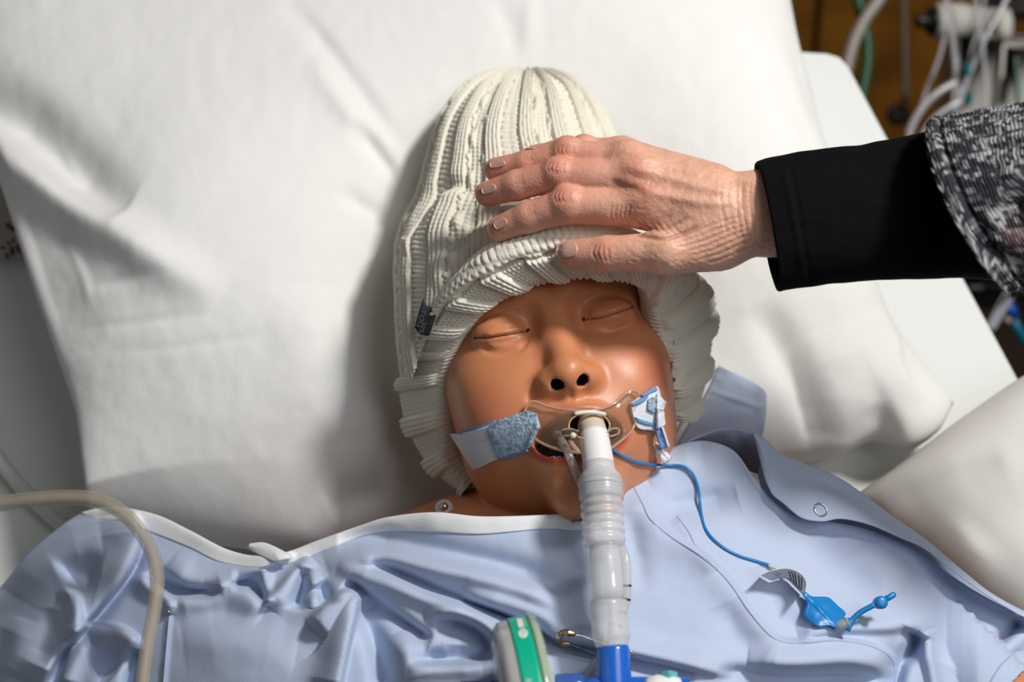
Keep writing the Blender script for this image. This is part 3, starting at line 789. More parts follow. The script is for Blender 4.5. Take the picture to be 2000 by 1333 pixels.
inn = np.stack([X[0] + (C_[0] - X[0]) * k for k in (.09, .045)]); X = np.concatenate([inn, X]); Cc = np.concatenate([Cc[:1] * .7, Cc[:1], Cc])
cs = mk('cardigan_sleeve', X.reshape(-1, 3), gridF(len(X), NAc, close_x=True), M_card, person, cols=Cc.reshape(-1, 3)); cs['label'] = 'grey heathered ribbed sleeve'
# ================================================================== knitted beanie
M_knit = mat('cream_knit', (.80, .755, .645), .95, bump=[('noise', 900, .0006, .5)], Sheen_Weight=.25)
hat = root('knit_beanie', P(1080, 420, .2), 'cream cable-knit beanie with folded brim and dark label, worn by the manikin', 'hat')
def settle(X):
    X = above_pillow(X); sh = X.shape; Y = X.reshape(-1, 3).copy(); qx, qy, qd = proj(Y)
    idx = np.nonzero((qx > 925) & (qx < 1420) & (qy > 270) & (qy < 540) & (qd < .80))[0]
    for i in idx:
        d = (Vector(Y[i]) - CAMPOS); L = d.length; d = d / L
        h = HANDBVH.ray_cast(CAMPOS, d)
        if h[0] is None: continue
        t = h[3]; far_ = t
        for _ in range(4):
            h2 = HANDBVH.ray_cast(Vector(CAMPOS + d * (t + 2e-4)), d)
            if h2[0] is None: break
            t = t + 2e-4 + h2[3]; far_ = t
        if L < far_ + .0015 and L > far_ - .05: Y[i] = np.array(CAMPOS + d * (far_ + .0015))
    return Y.reshape(sh)
def wale(x, r, m=.18):
    """one column of V stitches: x in -1..1 across, r counts rows"""
    body = np.sqrt(np.clip(1 - x * x, 0, 1))
    return body * (1 - m + m * np.abs(np.sin(np.pi * (r + .55 * np.abs(x)))))
# ---- crown: closed rings between the left and right outlines
NT, NA = 400, 780
Lp = spl([(802, 762), (792, 690), (787, 600), (785, 510), (797, 440), (828, 375), (848, 300), (868, 235), (893, 192), (928, 161), (974, 144), (1024, 138)], NT)
Rp = spl([(1325, 760), (1342, 690), (1350, 620), (1350, 560), (1335, 500), (1310, 440), (1280, 380), (1240, 325), (1200, 280), (1168, 218), (1142, 182), (1108, 156), (1070, 142), (1034, 138)], NT)
t = np.linspace(0, 1, NT)
wc = np.interp(t, [0, .3, .6, .85, 1], [.135, .130, .115, .10, .085])
rd = np.interp(t, [0, .12, .3, .45, .6, .75, .9, 1], [.092, .108, .114, .100, .078, .058, .034, .010])
cpx = (Lp + Rp) / 2; wc = np.maximum(wc, pillow_w(cpx[:, 0], cpx[:, 1]) + .62 * rd + .004)
for _ in range(30): wc[1:-1] = (wc[:-2] + wc[1:-1] + wc[2:]) / 3
for _ in range(20): rd[1:-1] = (rd[:-2] + rd[1:-1] + rd[2:]) / 3
LW, RW = P(Lp[:, 0], Lp[:, 1], wc), P(Rp[:, 0], Rp[:, 1], wc)
Cn, Ah = (LW + RW) / 2, (RW - LW) / 2
ax = np.gradient(Cn, axis=0); ax /= np.linalg.norm(ax, axis=1)[:, None]
Ahn = Ah / np.linalg.norm(Ah, axis=1)[:, None]
Dh = T3 - Cn; Dh = Dh - (Dh * Ahn).sum(1)[:, None] * Ahn; Dh /= np.linalg.norm(Dh, axis=1)[:, None]
# most vertices on the side that shows
ph_front = np.linspace(-.10 * np.pi, 1.10 * np.pi, 660); ph_back = np.linspace(1.10 * np.pi, 1.90 * np.pi, NA - 660 + 2)[1:-1]
phi = np.r_[ph_front, ph_back]
cx_, sx_ = np.cos(phi), np.sin(phi)
X = Cn[:, None] - Ah[:, None] * cx_[None, :, None] + Dh[:, None] * (rd[:, None] * np.where(sx_ > 0, np.abs(sx_) ** .85, -.62 * np.abs(sx_))[None])[..., None]
# soft slump folds of the crown where the hand presses and below it
hx, hy, _ = proj(X)
fold = lambda pts, amp, wl, wr=None: amp * stroke(hx, hy, pts, wl, wr, .25)
slump = fold([(800, 470), (840, 400), (880, 365), (930, 360)], -.005, 12, 20) + fold([(800, 500), (835, 430), (870, 392), (920, 380)], .004, 16, 16)
slump += fold([(860, 590), (840, 520), (900, 470), (1000, 430)], -.003, 20, 14) + fold([(1090, 150), (1110, 250), (1120, 300)], .002, 20, 20)
slump += fold([(905, 445), (935, 430), (1000, 425)], -.004, 14, 12) + fold([(890, 470), (930, 462), (990, 440)], .003, 12, 12)
N = norms(X.reshape(-1, 3), NT, NA).reshape(NT, NA, 3)
N = np.where((N * (X - Cn[:, None])).sum(-1, keepdims=True) < 0, -N, N)
Lc = np.r_[0, np.cumsum(np.linalg.norm(np.diff(Cn, axis=0), axis=1))]
rows = Lc / .0030
per = 17.0
c = (phi / (2 * np.pi)) * per
c = np.broadcast_to(c[None], (NT, NA)) + .12 * np.sin(rows / 17)[:, None]
r = np.broadcast_to(rows[:, None], (NT, NA))
q = c - np.floor(c); pid = np.floor(c).astype(int)
isc = q < .46
u1 = np.clip(q / .46, 0, 1); xw = (u1 * 4 % 1) * 2 - 1
hc = .0026 * np.sqrt(np.clip(1 - (2 * u1 - 1) ** 4, 0, 1)) + .0021 * wale(xw, r)
u2 = np.clip((q - .46) / .54, 0, 1)
ladder = .0021 * np.abs(np.sin(np.pi * r * .8)) * (.7 + .3 * np.abs(np.sin(np.pi * u2 * 2)))
bob = np.clip(np.sin(np.pi * u2 * 2.0 + np.pi * (np.floor(r / 5) % 2) * .5), 0, 1) ** 2 * np.clip(np.sin(np.pi * (r % 5) / 5), 0, 1) ** 1.2
panel = np.where(pid % 2 == 0, .0034 * bob + .0012 * np.abs(np.sin(np.pi * r)) * np.abs(np.sin(np.pi * u2 * 4)), ladder)
holes = .0026 * np.exp(-((u2 - .05) / .05) ** 2) * (np.abs(np.sin(np.pi * r / 2)) > .86) + .002 * np.exp(-((u2 - .95) / .05) ** 2) * (np.abs(np.sin(np.pi * r / 2 + .8)) > .86)
hk = np.where(isc, hc, panel - holes)
hk = hk * np.clip((1 - t) / .06, .15, 1)[:, None] + .0006 * fbm(c * 30, r * 1.3, 2, 4)
X = X + N * (hk + slump + .0025 * fbm(c * 1.3, r / 12, 3, 8))[..., None]
def inpoly(px, py, poly):
    k = np.zeros(px.shape, bool); n = len(poly)
    for i in range(n):
        (x1, y1), (x2, y2) = poly[i], poly[(i + 1) % n]
        k ^= ((y1 > py) != (y2 > py)) & (px < (x2 - x1) * (py - y1) / (y2 - y1 + 1e-9) + x1)
    return k
X = settle(X)
hx, hy, _ = proj(X)
mb = [(905, 905), (700, 868), (700, 752), (806, 742), (823, 692), (843, 636), (871, 582), (922, 530), (980, 496), (1060, 478), (1150, 492), (1230, 505), (1296, 555), (1320, 610), (1316, 680), (1310, 740), (1306, 1000), (900, 1000)]
hole = inpoly(hx, hy, mb) & (sx_ > -.05)[None]
CF = gridF(NT, NA, close_x=True); CF = CF[~hole.ravel()[CF].any(1)]
o = mk('crown', X.reshape(-1, 3), CF, M_knit, hat); o['label'] = 'ribbed knitted crown'
CROWN_BVH = bvh_of(X.reshape(-1, 3), CF)
# ---- folded brim
Ib = [(936, 930, .140), (900, 898, .142), (886, 850, .152), (880, 800, .166), (879, 745, .176), (890, 695, .190), (915, 645, .204), (955, 592, .219), (1000, 556, .2275), (1050, 542, .230), (1110, 529, .231), (1180, 534, .229), (1238, 547, .222), (1260, 590, .210), (1272, 645, .200), (1280, 700, .190), (1286, 760, .172), (1296, 815, .150)]
Ob = [(928, 944, .128), (868, 908, .118), (828, 860, .118), (803, 800, .124), (800, 745, .132), (815, 690, .158), (834, 630, .193), (862, 572, .219), (915, 518, .242), (975, 480, .254), (1050, 455, .260), (1130, 440, .260), (1235, 450, .250), (1335, 515, .216), (1379, 575, .180), (1374, 650, .160), (1362, 720, .142), (1336, 800, .120)]
NS, NC = 900, 84
Iw = P(*np.array(Ib).T); Ow = P(*np.array(Ob).T)
mid = spl(np.c_[(Iw + Ow) / 2, Iw, Ow], NS)            # resampled by the middle line
Iw, Ow = mid[:, 3:6], mid[:, 6:9]
v = np.linspace(-.22, 1.22, NC)
core = np.clip(v, 0, 1)
Bx = Iw[:, None] * (1 - core)[None, :, None] + Ow[:, None] * core[None, :, None]
ac = Ow - Iw; al = np.gradient((Iw + Ow) / 2, axis=0)
nb = np.cross(al, ac); nb /= np.linalg.norm(nb, axis=1)[:, None]; nb *= np.sign(nb @ NW)[:, None]
acn = ac / np.linalg.norm(ac, axis=1)[:, None]
thk = .0105
arch = thk * np.clip(1 - np.abs(2 * core - 1) ** 3.5, 0, 1) ** .5
roll = np.clip(-v, 0, 1) / .22 + np.clip(v - 1, 0, 1) / .22      # tucked-under edges
Bx = Bx + nb[:, None] * (arch + .0005 - .011 * roll)[None, :, None]
Bx = Bx + acn[:, None] * (np.where(v < 0, 1, -1) * roll * .003)[None, :, None]
Sl = np.r_[0, np.cumsum(np.linalg.norm(np.diff(mid[:, :3], axis=0), axis=1))]
SS = np.broadcast_to(Sl[:, None], (NS, NC)); VV = np.broadcast_to(core[None], (NS, NC))
perb = .0262
cb = SS / perb + .15 + .18 * VV; qb = cb - np.floor(cb)
wid = np.linalg.norm(ac, axis=1)[:, None]; rb = VV * wid / .0030
u1 = np.clip(qb / .44, 0, 1); xw = (u1 * 4 % 1) * 2 - 1
hb = np.where(qb < .44, .0034 * np.sqrt(np.clip(1 - (2 * u1 - 1) ** 4, 0, 1)) + .0020 * wale(xw, rb), 0)
u2 = np.clip((qb - .44) / .56, 0, 1); xg = (u2 * 6 % 1) * 2 - 1
hb = np.where(qb >= .44, .0013 * wale(xg, rb, .5) - .0016 * np.exp(-((u2 - .96) / .05) ** 2), hb)
edge = np.exp(-((VV - .02) / .07) ** 2) + np.exp(-((VV - .99) / .06) ** 2)
gart = .0020 * np.abs(np.sin(np.pi * SS / .0040 + np.pi * .5 * (np.floor(rb) % 2))) * np.abs(np.sin(np.pi * rb * .7 + .6))
sf = SS / Sl[-1]
rollm = np.clip((sf - .25) / .05, 0, 1) * np.clip((.66 - sf) / .05, 0, 1)
inr = np.clip((VV - .78) / .05, 0, 1) * rollm
hb = hb * (1 - inr) + inr * (.0026 * np.sqrt(np.clip(1 - ((VV - .90) / .12) ** 2, 0, 1)) + .0014 * np.abs(np.sin(np.pi * SS / .0040 + 1.5 * (np.floor(rb / 2) % 2))) * np.abs(np.sin(np.pi * rb / 2)))
hb = hb - .0042 * np.exp(-((VV - .77 - .02 * np.sin(SS * 260)) / .035) ** 2) * rollm
inn = (v < 0)[None] | (v > 1)[None]
gart = np.where(inn, .0020 * np.abs(np.sin(np.pi * SS / .0040)), gart)
hb = hb * (1 - np.clip(edge, 0, 1)) + (gart + .0012) * np.clip(edge, 0, 1) + .0005 * fbm(SS * 500, rb * 1.3, 2, 3)
bx_, by_, _ = proj(Bx)
hb = hb + .0035 * fbm(SS * 40, VV * 1.5, 2, 6)
Nn = norms(Bx.reshape(-1, 3), NS, NC).reshape(NS, NC, 3)
Nn = np.where((Nn * nb[:, None]).sum(-1, keepdims=True) < -.35, -Nn, Nn)
outw = nb[:, None] + acn[:, None] * ((core - .5) * 1.4)[None, :, None]
Nn = outw / np.linalg.norm(outw, axis=-1, keepdims=True)
Bx = Bx + Nn * hb[..., None]
Bx = settle(Bx)
o = mk('brim', Bx.reshape(-1, 3), gridF(NS, NC), M_knit, hat); o['label'] = 'folded ribbed brim'
BRIM_BVH = bvh_of(Bx.reshape(-1, 3), gridF(NS, NC))
# ---- dark woven label at the edge of the fold, with faint grey lettering
M_navy = mat('navy_label', (.012, .016, .024), .7, bump=[('wx', 900, .0003, .4)])
M_thread = mat('grey_thread', (.13, .14, .15), .8)
lx, ly = patch([(826, 584), (836, 599), (855, 601)], [(811, 640), (822, 653), (838, 656)], 8, 14)
dd = proj(drape(BRIM_BVH, np.array([850.]), np.array([628.]), .001))[2][0]
lab = PD(lx, ly, dd - .004 + .00014 * (lx - 850) * -1 + .002 * np.cos(np.linspace(-1.3, 1.3, 14))[:, None] * -1)
lo_ = mk('label', lab.reshape(-1, 3), gridF(14, 8), M_navy, hat, solid=.0012)
lo_['label'] = 'dark navy woven label'
LABV = lab
def glyphs(text, font_size=1.0):
    cu = bpy.data.curves.new('tmp_text', 'FONT'); cu.body = text; cu.size = font_size; cu.resolution_u = 2
    ob = bpy.data.objects.new('tmp_text', cu); COL.objects.link(ob)
    me = bpy.data.meshes.new_from_object(ob.evaluated_get(bpy.context.evaluated_depsgraph_get()))
    V = np.array([v.co[:] for v in me.vertices]); F = [list(p.vertices) for p in me.polygons]
    bpy.data.objects.remove(ob); bpy.data.curves.remove(cu); bpy.data.meshes.remove(me); return V[:, :2], F
def text_on(text, O_, ex, ey, size, parent, m, bend=None):
    V, F = glyphs(text, size)
    X = np.asarray(O_) + V[:, :1] * np.asarray(ex) + V[:, 1:2] * np.asarray(ey)
    return mk('lettering', X, F, m, parent, smooth=False)
ex = unit(LABV[12, 1] - LABV[2, 1]); ey = unit(LABV[6, 7] - LABV[6, 1]); nl = np.cross(ex, ey); nl *= np.sign(nl @ (T3 - LABV[6, 1]))
text_on('TOG 24', LABV[3, 1] + nl * .0012 + ex * .0005, ex, ey, .0052, lo_, M_thread)
text_on('30%', LABV[6, 3] + nl * .0012 + ex * .001, ex, ey, .0046, lo_, M_thread)
# ================================================================== hospital gown
M_gown = mat('blue_gown_cotton', (.465, .545, .71), .88, bump=[('noise', 1100, .0004, .3)])
M_trim = mat('white_binding', (.80, .81, .83), .85, bump=[('noise', 900, .0004, .3)])
M_inside_shade = mat('blue_gown_inside_shade', (.40, .46, .60), .9)  # gown blue darkened, putting the shade of the inside into the colour
gown = root('hospital_gown', P(1000, 1200, .2), 'light blue cotton hospital gown with white neck binding, worn by the manikin', 'gown')
GB = RBF([(-200, 1280, .012), (-60, 1190, .03), (0, 1150, .045), (50, 1090, .065), (100, 1045, .08), (160, 1003, .094), (300, 1008, .118), (400, 1055, .134), (500, 1092, .144), (600, 1068, .152),
          (700, 1032, .166), (850, 1006, .190), (1000, 1008, .199), (1140, 1003, .199), (1215, 955, .186), (1262, 905, .172), (1320, 872, .166), (1400, 870, .170), (1480, 950, .172), (1560, 1010, .162),
          (1700, 1035, .150), (1790, 1075, .140), (1850, 1120, .126), (1950, 1180, .112), (2060, 1240, .10), (100, 1250, .095), (0, 1330, .07), (-200, 1450, .02), (250, 1200, .122), (250, 1333, .125), (450, 1200, .158), (450, 1333, .172),
          (650, 1200, .186), (700, 1333, .196), (900, 1150, .205), (1000, 1333, .212), (1150, 1180, .208), (1350, 1050, .194), (1350, 1250, .206), (1550, 1150, .186), (1600, 1333, .188), (1800, 1200, .152), (1850, 1333, .142), (2050, 1400, .11), (1000, 1460, .212), (500, 1460, .17), (1500, 1460, .19)])
# height of the manikin below, so that the cloth always lies on it
bx, by = np.meshgrid(np.arange(-40, 2100, 20.), np.arange(820, 1470, 20.))
bw = np.full(bx.shape, -.05)
keep = (hv[:, 1] < -114) | (hv[:, 2] < -66)
BODY2 = bvh_of(HX, hf[keep[hf].all(1)])
for i in range(bx.shape[0]):
    for j in range(bx.shape[1]):
        dr = (Vector(PD(bx[i, j], by[i, j], np.array(1.))) - CAMPOS).normalized(); h = BODY2.ray_cast(CAMPOS, dr)
        if h[0] is not None: bw[i, j] = hgt(np.array(h[0])[None])[0]
for _ in range(3):
    q = np.pad(bw, 1, mode='edge'); bw = np.maximum(bw, (q[:-2, 1:-1] + q[2:, 1:-1] + q[1:-1, :-2] + q[1:-1, 2:] + 4 * q[1:-1, 1:-1]) / 8)
def bodyw(px, py):
    u = np.clip((px + 40) / 20, 0, bx.shape[1] - 1.001); v = np.clip((py - 820) / 20, 0, bx.shape[0] - 1.001)
    i, j = np.floor(v).astype(int), np.floor(u).astype(int); fv, fu = v - i, u - j
    return (bw[i, j] * (1 - fu) + bw[i, j + 1] * fu) * (1 - fv) + (bw[i + 1, j] * (1 - fu) + bw[i + 1, j + 1] * fu) * fv
def folds(px, py):
    z = 0 * px
    def A(pts, amp, wl, wr=None, tp=.25):
        nonlocal z; wr = wl if wr is None else wr
        z = z + .95 * amp * stroke(px, py, pts, wl * 1.15 + 1, wr * 1.15 + 1, tp)
    # --- sleeve at the left: a soft dome that drops off to the right
    A([(258, 1000), (266, 1060), (242, 1121), (181, 1194), (109, 1278), (75, 1345)], .020, 7, 60, .1)
    A([(278, 1050), (262, 1110), (205, 1190), (140, 1270), (100, 1345)], -.010, 12, 10, .15)
    A([(125, 1140), (160, 1122), (196, 1130)], -.017, 30, 32)
    A([(40, 1170), (80, 1110), (140, 1070), (200, 1060)], .008, 36, 36)
    A([(118, 1170), (134, 1156), (148, 1168), (150, 1215), (138, 1256)], .012, 8, 16, .2)
    A([(104, 1190), (98, 1240), (75, 1300)], -.008, 18, 18)
    A([(50, 1210), (30, 1270), (0, 1333)], .008, 22, 22)
    A([(15, 1230), (-10, 1290), (-40, 1345)], -.008, 16, 16)
    # overlapping inner panel of the sleeve
    A([(275, 1262), (240, 1236), (200, 1228), (163, 1228), (140, 1275), (122, 1345)], .014, 26, 6, .08)
    A([(175, 1312), (200, 1306), (222, 1325)], -.014, 26, 26)
    A([(270, 1268), (256, 1310), (247, 1360)], -.014, 11, 10, .1)
    # folded edge under the white binding, and the pocket behind it
    A([(325, 1108), (348, 1126), (375, 1142), (423, 1143), (484, 1120), (575, 1082)], .010, 26, 5, .12)
    A([(292, 1120), (335, 1152), (390, 1160), (434, 1150)], -.018, 16, 9, .2)
    A([(336, 1176), (387, 1165), (436, 1148), (472, 1156), (523, 1186)], .009, 5, 30, .12)
    A([(455, 1140), (492, 1144), (520, 1176)], -.014, 13, 9, .15)
    A([(514, 1112), (520, 1150), (524, 1184)], .010, 9, 5, .15)
    A([(524, 1184), (556, 1146), (590, 1110), (608, 1092)], .012, 9, 20, .2)
    A([(598, 1108), (588, 1150), (578, 1195)], -.015, 10, 12, .2)
    A([(602, 1120), (616, 1150), (612, 1190)], .008, 9, 9)
    A([(616, 1140), (634, 1168), (640, 1188)], -.013, 15, 15)
    A([(274, 1120), (290, 1145), (318, 1160), (333, 1178), (331, 1200)], .010, 6, 16, .15)
    A([(331, 1202), (326, 1260), (319, 1345)], .0022, 5, 3, .05)
    A([(345, 1215), (430, 1205), (540, 1222), (630, 1226)], -.006, 26, 30)
    A([(360, 1260), (470, 1250), (580, 1270)], .005, 40, 40)
    # --- chest, left of the breathing tube
    A([(640, 1110), (690, 1094), (754, 1088), (867, 1112), (965, 1134), (1046, 1160), (1105, 1195)], .011, 20, 16, .15)
    A([(660, 1060), (740, 1062), (860, 1085), (960, 1105), (1050, 1135), (1110, 1170)], -.012, 26, 18, .2)
    A([(720, 1100), (763, 1112), (851, 1152), (932, 1184), (1014, 1208), (1095, 1240)], -.013, 11, 11, .15)
    A([(660, 1110), (747, 1136), (835, 1172), (932, 1192), (997, 1220)], .009, 12, 14, .15)
    A([(676, 1132), (720, 1162), (754, 1188), (822, 1237), (845, 1252)], -.016, 8, 20, .12)
    A([(900, 1160), (975, 1186), (1055, 1221), (1092, 1241), (1155, 1253), (1230, 1273), (1360, 1302), (1430, 1320)], .010, 24, 7, .12)
    A([(900, 1175), (975, 1200), (1055, 1236), (1092, 1256), (1155, 1268), (1230, 1288), (1360, 1318)], -.012, 7, 18, .12)
    A([(850, 1216), (895, 1216), (940, 1240), (955, 1272), (930, 1288), (880, 1290), (800, 1290)], -.013, 9, 16, .15)
    A([(850, 1236), (890, 1246), (915, 1262), (870, 1272)], -.006, 14, 14)
    A([(830, 1205), (880, 1198), (940, 1215), (985, 1260), (990, 1320)], .009, 12, 10, .15)
    A([(800, 1306), (870, 1306), (940, 1300)], .006, 10, 16)
    A([(605, 1222), (650, 1178), (682, 1160), (694, 1176), (680, 1232), (656, 1350)], .017, 6, 34, .06)
    A([(706, 1172), (722, 1225), (738, 1275), (750, 1350)], -.017, 24, 16, .12)
    A([(775, 1240), (800, 1290), (815, 1350)], .008, 30, 26)
    A([(1080, 1030), (1110, 1080), (1130, 1130)], -.003, 16, 16)
    # --- right half
    A([(1237, 952), (1255, 985), (1271, 1016), (1311, 1050), (1369, 1087), (1420, 1134), (1463, 1195), (1504, 1242), (1538, 1257), (1580, 1256), (1639, 1253), (1707, 1266), (1742, 1292), (1746, 1345)], .0062, 5, 34, .05)
    A([(1233, 957), (1250, 990), (1266, 1021), (1306, 1055), (1364, 1092), (1415, 1139), (1458, 1200), (1499, 1247), (1533, 1263), (1580, 1262), (1639, 1259), (1702, 1272), (1734, 1298), (1738, 1345)], -.0045, 3, 5, .05) if False else None
    A([(1322, 1010), (1345, 1040), (1360, 1070), (1389, 1102), (1400, 1112)], .0035, 4, 16, .1)
    A([(1276, 1000), (1330, 990), (1390, 978), (1440, 965)], -.010, 22, 30, .25)
    A([(1230, 1000), (1240, 1080), (1260, 1160)], -.005, 20, 20)
    A([(1260, 930), (1310, 905), (1370, 895)], .008, 26, 26)
    A([(1480, 1105), (1500, 1165), (1530, 1215), (1580, 1235)], -.006, 26, 20, .2)
    A([(1605, 1030), (1620, 1080), (1650, 1125), (1720, 1150)], -.006, 30, 34, .25)
    A([(1690, 1060), (1720, 1100), (1780, 1130)], .004, 34, 34)
    A([(1560, 1248), (1627, 1229), (1725, 1226), (1790, 1222), (1806, 1236)], .008, 20, 9, .15)
    A([(1806, 1232), (1815, 1280), (1828, 1345)], .012, 8, 12, .06)
    A([(1797, 1236), (1780, 1270), (1757, 1300), (1744, 1350)], -.022, 14, 22, .08)
    A([(1770, 1240), (1752, 1270), (1745, 1300)], .004, 8, 8)
    A([(1460, 1290), (1550, 1296), (1650, 1290), (1730, 1300)], .012, 22, 14, .2)
    A([(1400, 1312), (1520, 1326), (1640, 1322), (1740, 1330)], -.014, 12, 26, .15)
    A([(1410, 1180), (1440, 1240), (1500, 1280)], -.004, 26, 26)
    A([(1850, 1160), (1870, 1230), (1850, 1300)], -.006, 34, 30)
    A([(1998, 1214), (1950, 1256), (1915, 1290), (1884, 1340)], -.014, 7, 12, .08)
    A([(2020, 1230), (1965, 1272), (1935, 1300), (1910, 1345)], .006, 12, 16, .08)
    A([(1990, 1268), (1955, 1300), (1930, 1340)], -.0012, 2.5, 2.5, .05)
    z = z + .0045 * fbm(px / 130, py / 100, 3, 41) + .0008 * fbm(px / 34, py / 34, 2, 42)
    return z
TOPC = [(-200, 1300), (-70, 1210), (0, 1150), (50, 1090), (100, 1045), (160, 1004), (215, 994), (300, 1008), (370, 1040), (440, 1078), (500, 1090), (560, 1082), (620, 1060), (700, 1032), (760, 1014), (850, 1006), (940, 1013), (1060, 1010), (1140, 1003), (1190, 978), (1218, 952), (1262, 905), (1300, 882), (1345, 866), (1385, 864), (1435, 884), (1475, 940), (1515, 985), (1560, 1012), (1630, 1022), (1700, 1038), (1790, 1077), (1850, 1121), (1920, 1165), (2080, 1250)]
edge = spl(TOPC, 640)
def GW(px, py, lift=0.0):
    px, py = np.asarray(px, float), np.asarray(py, float)
    w = GB(px, py); f = folds(px, py); b = bodyw(px, py) + .0035 + .012 * np.clip((px - 1840) / 70, 0, 1)
    w = w + f
    k = .004; h = np.clip(.5 + .5 * (w - b) / k, 0, 1)
    return b + (w - b) * h + k * h * (1 - h) + lift
NT_ = 230
tt = np.linspace(0, 1, NT_)[:, None]
botx = np.linspace(-260, 2160, 640); bot = np.stack([botx, np.full(640, 1455.)], -1)
ty = tt ** 1.12
gpx = edge[None, :, 0] * (1 - ty) + bot[None, :, 0] * ty; gpy = edge[None, :, 1] * (1 - ty) + bot[None, :, 1] * ty
gw = GW(gpx, gpy)
# the free edge rises a little from what it lies on
gw = gw + .003 * np.exp(-((gpy - edge[None, :, 1]) / 14) ** 2)
GXw = P(gpx, gpy, gw)
GF = gridF(NT_, 640)
hemside = ((gpx - 1966) * (1300 - 1345) - (gpy - 1345) * (2014 - 1966)) < 0      # beyond the short sleeve's hem
off_ = (hemside & (gpx > 1940) & (gpy > 1290)).ravel()
GF = GF[~off_[GF].any(1)]
gf_ = mk('front_panel', GXw.reshape(-1, 3), GF, M_gown, gown, solid=.0007, offset=-1)
GBVH = bvh_of(GXw.reshape(-1, 3), gridF(NT_, 640))
# white binding along the neck edge
def strip(name, top, bot, n, m_, lift, mt, parent, roll=.0):
    qx, qy = patch(top, bot, n, m_)
    w = GW(qx, qy, lift) + .003 * np.exp(-(np.linspace(0, 1, m_)[:, None] * 2) ** 2) + roll * np.sin(np.linspace(0, np.pi, m_))[:, None]
    return mk(name, P(qx, qy, w).reshape(-1, 3), gridF(m_, n), mt, parent, solid=.0008, offset=1)
st1 = strip('neck_binding', [(158, 1001), (215, 990), (300, 1004), (370, 1036), (440, 1072), (500, 1086), (560, 1078), (620, 1056), (700, 1028), (760, 1010), (850, 1001), (940, 1009), (1060, 1006), (1142, 999), (1192, 974)],
      [(165, 1012), (235, 1018), (300, 1042), (370, 1070), (430, 1098), (500, 1108), (560, 1102), (620, 1080), (700, 1050), (760, 1038), (850, 1040), (940, 1044), (1060, 1034), (1150, 1034), (1205, 990)], 260, 12, .0016, M_trim, gown, .0012)
st1['label'] = 'white neck binding'
tb = strip('binding_tab', [(487, 1062), (515, 1060), (545, 1072), (570, 1086)], [(482, 1072), (505, 1084), (535, 1098), (560, 1104)], 26, 12, .0055, M_trim, gown, .0025); tb['label'] = 'white binding end tab'
# gown behind the neck and over the far shoulder
def ruled(name, a, b, wa, wb, n, m_, mt, lab=None, dis=None, solid=.0007):
    qx, qy = patch(a, b, n, m_); t_ = np.linspace(0, 1, m_)[:, None]
    s_ = np.linspace(0, 1, n)
    w = np.interp(s_, np.linspace(0, 1, len(wa)), wa)[None] * (1 - t_) + np.interp(s_, np.linspace(0, 1, len(wb)), wb)[None] * t_
    if dis is not None: w = w + dis(qx, qy, t_)
    o = mk(name, P(qx, qy, w).reshape(-1, 3), gridF(m_, n), mt, gown, solid=solid)
    if lab: o['label'] = lab
    return o
up = [(1470, 846), (1494, 858), (1521, 885), (1565, 904), (1632, 931), (1686, 966), (1740, 1007), (1809, 1056), (1887, 1122), (1952, 1170), (2080, 1235)]
lw = [(1474, 852), (1482, 880), (1490, 915), (1506, 962), (1530, 984), (1565, 1012), (1605, 1019), (1645, 1014), (1700, 1026), (1757, 1050), (1810, 1075), (1880, 1130), (1950, 1178), (2080, 1250)]
ruled('shoulder_panel', up, lw, [.176, .166, .152, .140, .130, .120, .108, .098], [.180, .181, .178, .174, .166, .156, .146, .13, .112], 150, 40, M_gown, None,
      lambda x, y, t: .007 * np.sin(np.pi * t) + .003 * fbm(x / 60, y / 60, 3, 3) - .004 * stroke(x, y, [(1540, 930), (1640, 960), (1760, 1035)], 12))
ruled('collar_inside', [(1296, 893), (1335, 868), (1385, 844), (1430, 836), (1472, 847)], [(1310, 905), (1350, 880), (1400, 890), (1450, 915), (1492, 930)], [.164, .172, .176, .176], [.150, .142, .140, .146], 60, 24, M_inside_shade, 'shaded inside of the collar', lambda x, y, t: .003 * fbm(x / 30, y / 30, 2, 4))
qx, qy = patch([(1404, 714), (1398, 732), (1372, 785), (1345, 832), (1312, 890)], [(1452, 738), (1492, 762), (1496, 790), (1494, 825), (1484, 880)], 60, 40)
fl_w = np.maximum(hgt(drape(PILBVH, qx, qy, .0)), .06) + .010 + .004 * np.sin(np.pi * np.linspace(0, 1, 40))[:, None] + .003 * fbm(qx / 30, qy / 30, 3, 6)
fl_w = fl_w + .0016 * stroke(qx, qy, [(1385, 762), (1430, 778), (1492, 800)], 4) + .002 * np.exp(-((qx - 1490) / 8) ** 2)
for _ in range(6): fl_w[1:-1] = (fl_w[:-2] + fl_w[1:-1] + fl_w[2:]) / 3
mk('back_flap', P(qx, qy, fl_w).reshape(-1, 3), gridF(40, 60), M_gown, gown, solid=.0007)['label'] = 'back flap lying on the pillow'
qx2, qy2 = patch([(1398, 716), (1368, 770), (1340, 815), (1300, 880)], [(1408, 716), (1376, 785), (1350, 832), (1316, 892)], 40, 6)
w2 = np.maximum(hgt(drape(PILBVH, qx2, qy2, .0)), .06) + .008
mk('flap_binding', P(qx2, qy2, w2).reshape(-1, 3), gridF(6, 40), M_trim, gown, solid=.0008)
